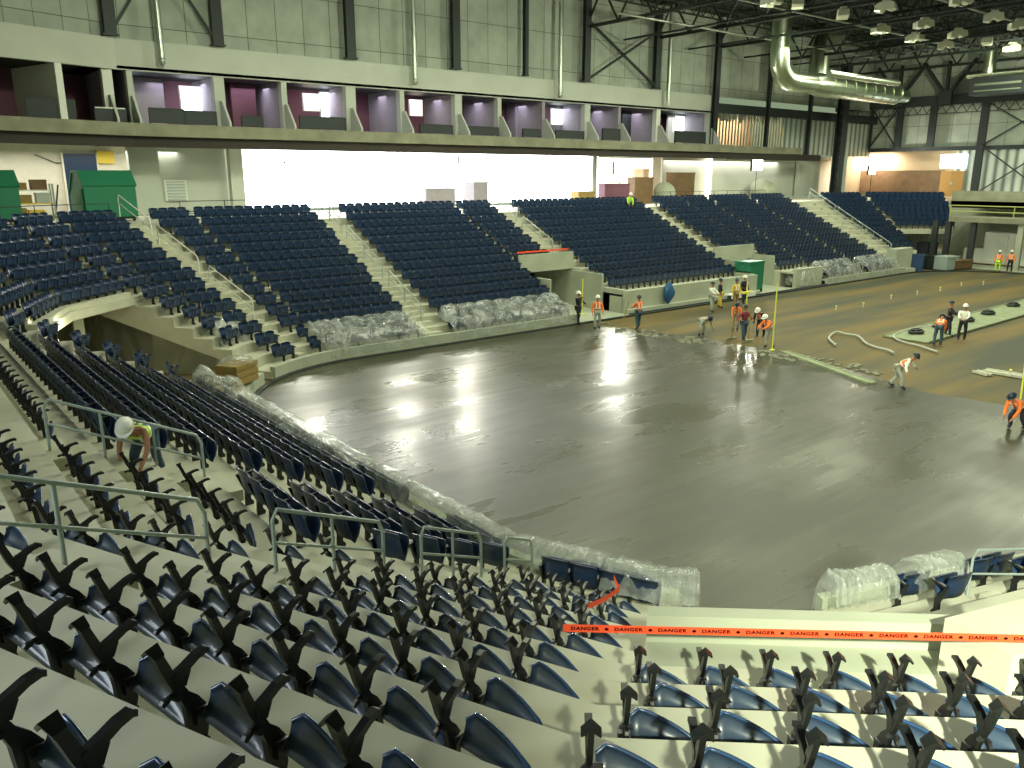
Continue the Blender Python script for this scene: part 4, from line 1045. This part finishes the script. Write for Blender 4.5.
    if not long_sleeve:
        ks = ['pel', 'waist', 'chest', 'neckb', 'shl', 'shr']
    skin('shirt', sub(ks, .018), [e for e in E_ if e[0] in ks and e[1] in ks], shirt, o, 'pel')
    for sn in 'lr':
        kb = ['ank'+sn, 'toe'+sn]; jb = sub(kb, .018); jb['sh'] = (jb['ank'+sn][0]+Vector((0, -.01, .10)), .058)
        skin('boot', jb, [('sh', 'ank'+sn), ('ank'+sn, 'toe'+sn)], 'darkcloth', o, 'ank'+sn)
    if vest:
        kv = ['pel', 'waist', 'chest', 'neckb', 'shl', 'shr']; dv_ = sub(kv, .034); dv_['pel'] = ((J['pel'][0]+J['waist'][0])/2, (.165, .14))
        dv_['shl'] = (J['shl'][0].lerp(J['chest'][0], .25), .075); dv_['shr'] = (J['shr'][0].lerp(J['chest'][0], .25), .075)
        vo = skin('safety_vest', dv_, [e for e in E_ if e[0] in kv and e[1] in kv], vest, o, 'chest')
        # stripes : ring and two braces
        m = MB(); ax = (J['chest'][0]-J['pel'][0]).normalized(); c = J['waist'][0]+ax*.04; px_ = Vector((1, 0, 0)); py_ = ax.cross(px_)
        ring = [c+px_*.178*math.cos(2*PI*k/16)+py_*.150*math.sin(2*PI*k/16) for k in range(16)]
        vs = [p-ax*.028 for p in ring]+[p+ax*.028 for p in ring]
        m.add(vs, [(k, (k+1) % 16, 16+(k+1) % 16, 16+k) for k in range(16)], True)
        for sx in (-1, 1):
            for sy in (-1, 1):
                p = [c+px_*sx*.09+py_*sy*.158, J['neckb'][0]+px_*sx*.09+py_*sy*.10-ax*.02]
                m.bar(p[0], p[1], .045, .012)
        m.build('reflective_band', 'silver', vo)
    # head details
    hc = J['head'][0]; fwd = Vector((0, math.cos(b*.75), -math.sin(b*.75))); sd_ = Vector((1, 0, 0))
    m = MB()
    for sx in (-1, 1): m.ellip(hc+fwd*.088+sd_*sx*.033+hd*.0, .012, .010, .009, 8, 6)
    m.build('eyes', 'darkcloth', o)
    m = MB(); m.add([hc+fwd*.088+hd*.02, hc+fwd*.088-hd*.035+sd_*.018, hc+fwd*.088-hd*.035-sd_*.018, hc+fwd*.118-hd*.03], [(0, 1, 3), (0, 3, 2), (1, 2, 3)]); m.obox(hc+fwd*.086-hd*.06, sd_*.025, fwd*.006, hd*.005); m.build('nose_and_mouth', 'skin', o)
    m = MB()
    for sx in (-1, 1): m.ellip(hc+sd_*sx*.095, .012, .022, .032, 8, 6)
    m.build('ears', 'skin', o)
    if hat:
        m = MB(); base = hc+hd*.035
        def dome(u, v):
            a = 2*PI*u; t = PI/2*v; return base+(sd_*math.cos(a)*.122+fwd*math.sin(a)*.142)*math.sin(t)+hd*(.135*math.cos(t))
        m.grid(19, 7, dome)
        def brim(u, v):
            a = 2*PI*u; k = 1+.13*v+(.22*v*max(0, math.sin(a))); return base+(sd_*math.cos(a)*.122+fwd*math.sin(a)*.142)*k-hd*.008*v
        m.grid(19, 3, brim)
        m.build('hard_hat', hat, o)
    return o, J
def face(dx, dy): return math.atan2(-dx, dy)          # rz so that +y looks along (dx,dy)
V = Vector
# stooping worker in the end stand
v = atz(142, 492, Z(7))
def st_pt(d, y): return Vector((-d, y, 0))
pk = 7
pk = 6; pv = atz(150, 480, Z(pk))
o, J = person((pv.x, pv.y, Z(pk)), face(-.75, -1), 'person in lime vest and white hard hat stooping over seats', vest='lime', shirt='lime', trousers='jeans', hat='hat_white', bend=68, crouch=.35, arms=(V((-.16, .62, .42)), V((.12, .66, .42))), long_sleeve=False, scale=1.1)
m = MB(); m.box(-.14, .14, -.09, .09, .0, .16); q = m.build('tool_pouch', 'brown_board', None, label='small brown tool bag on the tread beside the stooping worker', cat='tool bag')
q.location = (pv.x+.05, pv.y+.55, Z(pk))
def W(x, y, *a, z=0., **k):
    v = atz(x, y, z); return person((v.x, v.y, z), *a, **k)
W(578, 324, face(.2, -1), 'person in dark clothes holding a yellow rod by the passage', vest=None, shirt='darkcloth', trousers='darkcloth', hat='hat_white', arms=('front', 'up'))
W(597, 329, face(-.6, -.8), 'person in orange vest standing beside the passage wall', vest='orange', shirt='orange', trousers='greycloth', hat='hat_white', arms='down')
W(638, 329, face(.2, 1), 'person in orange vest and dark hat seen from behind', vest='orange', shirt='orange', trousers='jeans', hat='hat_dark', arms='front')
W(701, 336, face(-.3, -1), 'person in orange vest stooping alone over the wet edge', vest='orange', shirt='greycloth', trousers='greycloth', hat='hat_dark', bend=75, crouch=.3, arms=(V((-.42, .45, .35)), V((.42, .45, .35))), stride=.05)
W(735, 331, face(-.8, -.6), 'person in orange vest bending left of the maroon shirted worker', vest='orange', shirt='orange', trousers='greycloth', hat='hat_dark', bend=45, arms='reach')
W(743, 341, face(-.2, -1), 'person in maroon shirt standing in the middle of the crew', vest=None, shirt='maroon_cloth', trousers='jeans', hat='hat_dark', arms=('front', 'out'))
W(760, 337, face(-1, -.2), 'person in orange top leaning towards the maroon shirted worker', vest='orange', shirt='darkcloth', trousers='darkcloth', hat='hat_white', bend=50, arms='reach')
W(769, 348, face(-1, .1), 'person in orange vest bent beside the tall yellow rod', vest='orange', shirt='orange', trousers='greycloth', hat='hat_white', bend=40, arms='front')
W(897, 388, face(.2, -1), 'person in white shirt and orange vest stooping over fresh concrete', vest='orange', shirt='silver', trousers='greycloth', hat='hat_dark', bend=50, crouch=.25, arms='out', stride=.25)
W(937, 346, face(1, .3), 'person in orange vest bent over left of the white hatted worker', vest='orange', shirt='orange', trousers='jeans', hat='hat_dark', bend=60, arms='reach')
W(947, 336, face(.3, -1), 'person in dark jacket standing behind the bent worker', vest=None, shirt='darkcloth', trousers='darkcloth', hat='hat_dark', arms='front')
W(961, 340, face(-1, -.3), 'person in pale shirt and white hard hat near the pipe boards', vest=None, shirt='silver', trousers='darkcloth', hat='hat_white', arms='front')
W(1016, 429, face(-1, .2), 'person in orange vest crouching at the right edge with rod', vest='orange', shirt='orange', trousers='darkcloth', hat='hat_dark', bend=55, crouch=.5, arms='reach')
W(711, 312, face(0, -1), 'person in grey shirt standing in front of the passage', vest=None, shirt='silver', trousers='greycloth', hat='hat_dark', arms='front', z=.05)
W(719, 308, face(.4, -1), 'person in yellow trousers right of the grey shirted worker', vest=None, shirt='darkcloth', trousers='yellow', hat='hat_dark', arms='down', z=.05)
W(735, 308, face(-.4, -1), 'person in yellow orange vest left of the green bin', vest='yellow', shirt='yellow', trousers='cardboard', hat='hat_dark', arms='down', z=.05)
W(743, 304, face(-.2, -1), 'person in black coat standing against the green bin', vest=None, shirt='darkcloth', trousers='darkcloth', hat='hat_white', arms='down', z=.05)
v = aty(629, 207, 25.3+D(12)+.5); person((v.x, v.y, Z(12)), face(-.5, -1), 'person in lime vest high in the third block', vest='lime', shirt='lime', trousers='jeans', hat='hat_white', bend=30, crouch=.4, arms='reach')
for x, lb in ((997, 'left'), (1009, 'right')):
    v = atz(x, 272, .05); person((v.x, v.y, .05), face(-1, 0), 'distant person in orange, %s of two by the far pallets' % lb, vest='orange', shirt='orange', trousers='lime' if lb == 'left' else 'darkcloth', hat='hat_white')
# rods and tools
def rod(x, y, h, label, lean=(0, 0), tip=.0, mname='yellow_rod', z=0., r=.03, cross=False):
    v = atz(x, y, z); o = empty('levelling_rod', v, 0, label=label, cat='rod')
    t = Vector((lean[0], lean[1], h)); m = MB(); m.tube([(0, 0, 0), t], r, 8); m.build('pole', mname, o)
    m = MB(); m.box(-.10, .10, -.10, .10, 0, .03); m.build('foot', mname, o)
    if cross: m = MB(); m.obox(t*.82, (.38, 0, 0), (0, .04, 0), (0, 0, .05)); m.build('crossbar', mname, o)
    return o
rod(772, 350, 3.1, 'tall yellow rod held by the bent crew worker')
rod(745, 340, 2.9, 'pale yellow rod with a crossbar behind the maroon shirt', cross=True, lean=(-.15, 0))
rod(582, 314, 1.9, 'yellow rod held up by the worker in dark clothes', z=.6)
rod(1019, 410, 3.3, 'yellow rod beside the crouching worker at the right edge', lean=(.05, .1))
for i, (x0, y0, x1, y1, lb) in enumerate(((731, 340, 737, 312, 'wooden screed handle left of the crew'), (748, 342, 746, 318, 'second wooden handle at the crew'), (620, 331, 634, 318, 'rake handle held by the worker seen from behind'))):
    a_ = atz(x0, y0, .02); b_ = a_+Vector((.2 if i != 2 else .7, .1, 1.45))
    o = empty('screed_rake', a_, 0, label=lb, cat='rake')
    m = MB(); m.tube([(0, 0, 0), b_-a_], .03, 6); m.build('handle', 'cardboard', o)
    m = MB(); m.box(-.4, .4, -.03, .03, 0, .12); m.build('blade', 'steel_light', o)
# green bin, items against bench wall
v = aty(748, 300, 26.8); o = empty('green_bin', (v.x, v.y, .04), 0, label='green wheeled bin open towards the crew', cat='bin'); o.scale = (.72, .8, .88)
m = MB(); m.prism([(-.9, .2), (.9, .2), (.95, 2.3), (-1.3, 2.3), (-1.3, 1.7), (-.9, 1.5)], lambda p, t: (p[0], t, p[1]), -.8, .8); m.build('body', 'green', o)
m = MB(); m.box(-1.35, 1.0, -.85, .85, 2.3, 2.42); m.build('rim', 'green', o)
for sx in (-.7, .7): m = MB(); m.tube([(sx, -.85, .15), (sx, -.75, .15)], .15, 12); m.build('wheel', 'black', o)
m = MB(); v = aty(669, 262, 25.6)
def fn(u, t):
    a = 2*PI*u; k = 1+.2*math.sin(3*a+2*t*3)+.1*math.sin(7*a); return (.42*k*math.cos(a)*math.sin(PI*min(.98, t*.9+.08)), .2*k*math.sin(a)*math.sin(PI*min(.98, t*.9+.08)), 1.35*(1-t))
m.grid(21, 12, fn); q = m.build('blue_bundle', 'bluebag', None, label='crumpled blue cloth bundle hung on the bench wall', cat='cloth bundle'); q.location = (aty(669, 285, 25.5).x, 25.5, .3)
# white board on the edge by the crew
v = atz(757, 296, .3); m = MB(); m.box(-1.3, 1.3, -.5, .5, 0, .06); m.box(-1.3, 1.3, -.5, -.44, -.2, 0); q = m.build('board', 'white', None, label='white board lying on the kerb behind the crew', cat='board'); q.location = (v.x, 25.6, .3)
# wooden crate near the left of the slab
v = atz(237, 388, 0.0)
v = Vector((-.75, 22.9, .0)); v = atz(238, 384, .55)
o = empty('wooden_crate', (v.x, v.y, .55), R(35), label='yellowish wooden crate by the rounded left end of the slab', cat='crate')
m = MB(); m.box(-.62, .62, -.42, .42, .06, .80)
m.build('crate_box', 'cardboard', o)
for z in (.1, .36, .62):
    m = MB(); m.box(-.65, .65, -.45, -.42, z, z+.16); m.box(-.65, -.62, -.45, .45, z, z+.16); m.box(.62, .65, -.45, .45, z, z+.16); m.build('slat', 'cardboard', o)
wad((v.x, v.y, 1.32), .6, .5, .3, 'clear plastic scrap lying on top of the wooden crate', 31)

# hose, boards and pipe strip on the bed
def ground(pts, z=.06):
    p = [atz(x, y, z) for x, y in pts]; out = []
    for i in range(len(p)-1):
        a, b, c, d = p[max(i-1, 0)], p[i], p[i+1], p[min(i+2, len(p)-1)]
        for j in range(6):
            t = j/6; out.append(.5*((2*b)+(c-a)*t+(2*a-5*b+4*c-d)*t*t+(3*b-a-3*c+d)*t**3))
    return out+[p[-1]]
m = MB(); m.tube(ground([(836, 345), (829, 338), (836, 332), (846, 334), (858, 336), (866, 343), (876, 347), (888, 350), (894, 353)], .08), .055, 8)
m.build('hose', 'hose', None, label='pale looping hose lying on the brown bed', cat='hose')
m = MB(); m.tube(ground([(938, 352), (920, 346), (904, 342), (894, 337), (900, 332), (916, 328), (935, 326)], .07), .05, 8)
m.build('hose', 'hose', None, label='curved pale hose in front of the bent orange vested worker', cat='hose')
def strip(a, b, wd, mn, label, z=.05, h=.06, cat='board', name='board'):
    a, b = atz(*a, 0), atz(*b, 0); d = (b-a).normalized(); n = Vector((-d.y, d.x, 0)); m = MB()
    m.obox((a+b)/2+V((0, 0, h/2)), (b-a)/2, n*wd/2, V((0, 0, h/2)))
    m.obox((a+b)/2+n*wd*.5+V((0, 0, h*.8)), (b-a)/2, n*.04, V((0, 0, h*.8)))
    m.obox((a+b)/2-n*wd*.5+V((0, 0, h*.8)), (b-a)/2, n*.04, V((0, 0, h*.8)))
    m.build(name, mn, None, label=label, cat=cat)
strip((905, 340), (1060, 298), 2.2, 'plank', 'long pale green board walkway running to the right edge', cat='walkway', name='walkway')
strip((984, 371), (1040, 380), .5, 'concrete', 'pale timber lying on the bed near the right edge')
strip((975, 372), (990, 376), .25, 'concrete', 'short pale timber beside the longer one')
for i, (x, y) in enumerate(((916, 333), (940, 327), (967, 321), (988, 314), (1013, 306))):
    v = atz(x, y, .08); m = MB(); 
    m.tube([(.45*math.cos(a), .3*math.sin(a), .1) for a in [2*PI*k/16 for k in range(17)]], .09, 6)
    m.tube([(.3*math.cos(a), .2*math.sin(a), .22) for a in [2*PI*k/16 for k in range(17)]], .08, 6)
    q = m.build('cable_coil', 'black', None, label='black coil on the board walkway, %s from its near end' % ordn(i+1), cat='coil', group='black coils along the walkway'); q.location = v; q.scale = (.95, .95, .8)
for i, (x, y) in enumerate(((836, 310), (863, 307), (891, 299), (917, 295), (940, 291), (961, 286), (1010, 376), (983, 285))):
    v = atz(x, y, .05); o = empty('marker_stake', v, 0, label='tiny pale marker stake on the brown bed, %s from the left' % ordn(i+1), cat='stake', group='marker stakes on the brown bed')
    m = MB(); m.tube([(0, 0, 0), (0, 0, .24)], .03, 6); m.build('stake', 'white', o)
    m = MB(); m.ellip((0, 0, .24), .06, .06, .05, 8, 6); m.build('cap', 'yellow_rod', o)
# pour edge boards
strip((784, 352), (872, 384), .35, 'plank', 'pale timber bar along the edge of the pour', h=.05)
# small lumps of wet mix near the front of the pour
rn = random.Random(5)
m = MB()
for i in range(140):
    t = rn.random(); a_ = atz(600+280*t, 326+46*t+rn.uniform(-4, 3), .0); m.ellip((a_.x, a_.y, .0), rn.uniform(.06, .22), rn.uniform(.06, .22), rn.uniform(.02, .06), 7, 5)
m.build('wet_mix', 'dark_concrete', None, label='lumps of wet mix scattered along the front of the pour', cat='concrete lumps', kind='stuff')

# ------------------------------------------------------------------ danger tape
def ribbon_tape(pts, wd, mname, label, name='danger_tape', text=None, sag=0.):
    pts = [Vector(p) for p in pts]; P_ = []
    for a, b in zip(pts, pts[1:]):
        for i in range(12):
            f = i/12; p = a.lerp(b, f); p.z -= sag*4*f*(1-f); P_.append(p)
    P_.append(pts[-1]); m = MB()
    vs = []
    for p in P_: vs += [p+V((0, 0, wd/2)), p-V((0, 0, wd/2))]
    n = len(P_); d = (pts[-1]-pts[0]).normalized(); off = V((-d.y, d.x, 0))*.0015
    vs2 = [v+off for v in vs]
    m.add(vs+vs2, [(2*i, 2*i+1, 2*i+3, 2*i+2) for i in range(n-1)]+[(2*n+2*i, 2*n+2*i+2, 2*n+2*i+3, 2*n+2*i+1) for i in range(n-1)])
    o = m.build(name, mname, None, label=label, cat='tape')
    return o
tl = atz(563, 628, Z(8)+.66); tr = atz(1024, 637, Z(8)+.66)
dr = (tr-tl); te = tl+dr*1.25; te.z -= .02
tp = ribbon_tape([tl, te], .072, 'tape', 'orange danger tape strung across the near seats')
dn = dr.normalized(); nrm = V((dn.y, -dn.x, 0)).normalized()      # towards the camera
if nrm.dot(CAM-tl) < 0: nrm = -nrm
base = bpy.data.curves.new('tape_text', 'FONT'); base.body = 'DANGER'; base.size = .054; base.align_x = 'CENTER'; base.align_y = 'CENTER'; base.space_character = 1.15; base.offset = .0022
tmp = bpy.data.objects.new('tmp', base); col.objects.link(tmp)
bpy.context.view_layer.update()
tme = bpy.data.meshes.new_from_object(tmp.evaluated_get(bpy.context.evaluated_depsgraph_get())); bpy.data.objects.remove(tmp)
tme.materials.clear(); tme.materials.append(M['ink'])
L_ = (te-tl).length; n_ = int(L_/.345)
rotm = Matrix((dn, V((0, 0, 1)), nrm)).transposed().to_4x4()
for i in range(n_):
    c = tl+(te-tl)*((i+.5)/n_); 
    t_ = bpy.data.objects.new('lettering', tme); col.objects.link(t_); t_.parent = tp; t_.matrix_world = Matrix.Translation(c+nrm*.004)@rotm@Matrix.Diagonal((1, .8, 1, 1))
    m = MB(); m.prism([(-.012, -.012), (.012, -.012), (.018, .004), (0, .016), (-.018, .004)], lambda p, t: (p[0], p[1], t), 0, .0015)
    b_ = m.build('warning_mark', 'ink', tp); b_.matrix_world = Matrix.Translation(c+nrm*.003+(te-tl)*(.5/n_))@rotm
a_ = atz(614, 577, 2.9); b_ = atz(620, 588, 2.8); c_ = atz(588, 606, 3.2)
ribbon_tape([a_, b_, c_], .07, 'tape', 'short loop of orange tape knotted at the tunnel edge', sag=.03)
zz = Z(8)+.55
a_ = farl(50, 48)(D(8)+.2); b_ = farl(30, 24)(D(8)+.4)
a_ = atz(76, 260, 4.6); b_ = atz(48, 262, 4.5); c_ = atz(22, 268, 4.4)
ribbon_tape([a_, b_, c_], .14, 'red_tape', 'sagging red tape across the seats over the far left tunnel', sag=.1)
a_, b_ = V(cpt(side(24.6), 0)), 0
ribbon_tape([(20.7, 25.3+D(6)+.2, Z(6)+.75), (24.8, 25.3+D(6)+.2, Z(6)+.75)], .1, 'tape', 'orange tape along the lip of the middle passage')

# ------------------------------------------------------------------ light
wd = bpy.data.worlds.new('world'); sc.world = wd; wd.use_nodes = True
wd.node_tree.nodes['Background'].inputs[0].default_value = (.62, .80, .50, 1); wd.node_tree.nodes['Background'].inputs[1].default_value = .30
def area(name, loc, tgt, size, e, colr, sy=None):
    d = bpy.data.lights.new(name, 'AREA'); d.energy = e; d.color = colr; d.size = size
    if sy: d.shape = 'RECTANGLE'; d.size_y = sy
    o = bpy.data.objects.new(name, d); col.objects.link(o); o.location = loc
    o.rotation_euler = (Vector(tgt)-Vector(loc)).to_track_quat('-Z', 'Y').to_euler(); return o
def spot(name, loc, tgt, ang, e, colr, r=.25, blend=.5):
    d = bpy.data.lights.new(name, 'SPOT'); d.energy = e; d.color = colr; d.spot_size = R(ang); d.spot_blend = blend; d.shadow_soft_size = r
    o = bpy.data.objects.new(name, d); col.objects.link(o); o.location = loc
    o.rotation_euler = (Vector(tgt)-Vector(loc)).to_track_quat('-Z', 'Y').to_euler(); return o
GR = (.95, 1., .73)
spot('key_floodlight', (-14, -13, 13.5), (1.5, -7, 2.5), 58, 40000, GR, .2, 1)
for x, y in ((4, 33), (18, 34), (32, 34), (46, 34), (62, 32)):  # added fill spots that brighten the upper wall, no fixtures
    d_ = bpy.data.lights.new('wall_fill', 'SPOT'); d_.energy = 2000; d_.color = GR; d_.shadow_soft_size = .5; d_.spot_size = R(150); d_.spot_blend = 1; o_ = bpy.data.objects.new('wall_fill', d_); col.objects.link(o_); o_.location = (x, y-6, 17); o_.rotation_euler = (R(80), 0, 0)
spot('end_wall_spot', (60, 20, 16), (82, 26, 12), 120, 5000, GR, .5, 1)  # spot without a fixture, aimed at the end wall
for i, (x, y) in enumerate(((6, 10), (6, 26), (22, 10), (22, 26), (38, 10), (38, 26), (54, 12), (54, 28), (68, 20))):  # wide fill panels stand in for overhead lights, no fixtures
    area('roof_fill', (x, y, 17.8), (x, y, 0), 9, 1750 if y < 20 else 1150, GR)
area('concourse_wash', (24, 45, 8.3), (24, 30, 5), 22, 900, (.95, .97, 1.), 1.5)
area('suite_wash', (28, 44.5, 13.1), (28, 44.5, 10), 46, 500, (.9, .85, 1.), 1.0)
area('concourse_left', (-2, 44.5, 9.2), (-2, 44.5, 6), 16, 420, (1, .98, .85), 1.5)
area('concourse_right', (58, 44, 9.2), (58, 44, 6), 18, 420, (1, .95, .85), 1.5)
area('seat_fill', (-15.5, 1.5, 9.6), (-8, 0, 5), 3, 420, (.84, .95, 1.), 6)  # added unseen area light that brightens the left seat pans
area('tunnel_fill', (-4.5, 23.5, 2.6), (-4.5, 25, 0), 2.5, 130, (1, .95, .6))  # added light without a fixture, lifts the far left tunnel
area('framing_fill', (58.5, 44.5, 13.1), (58.5, 46, 11), 9, 320, (1, .82, .6), 1.0)  # added warm light, brightens the tan wall behind the studs
area('end_room', (83.6, atx(866, 160, 83).y, 10.2), (84.6, atx(866, 160, 83).y, 6), 5, 750, (1, .86, .70), 1.2)

vs_ = sc.view_settings; vs_.view_transform = 'Standard'; vs_.look = 'None'; vs_.gamma = 1; vs_.use_curve_mapping = False; vs_.exposure = .35
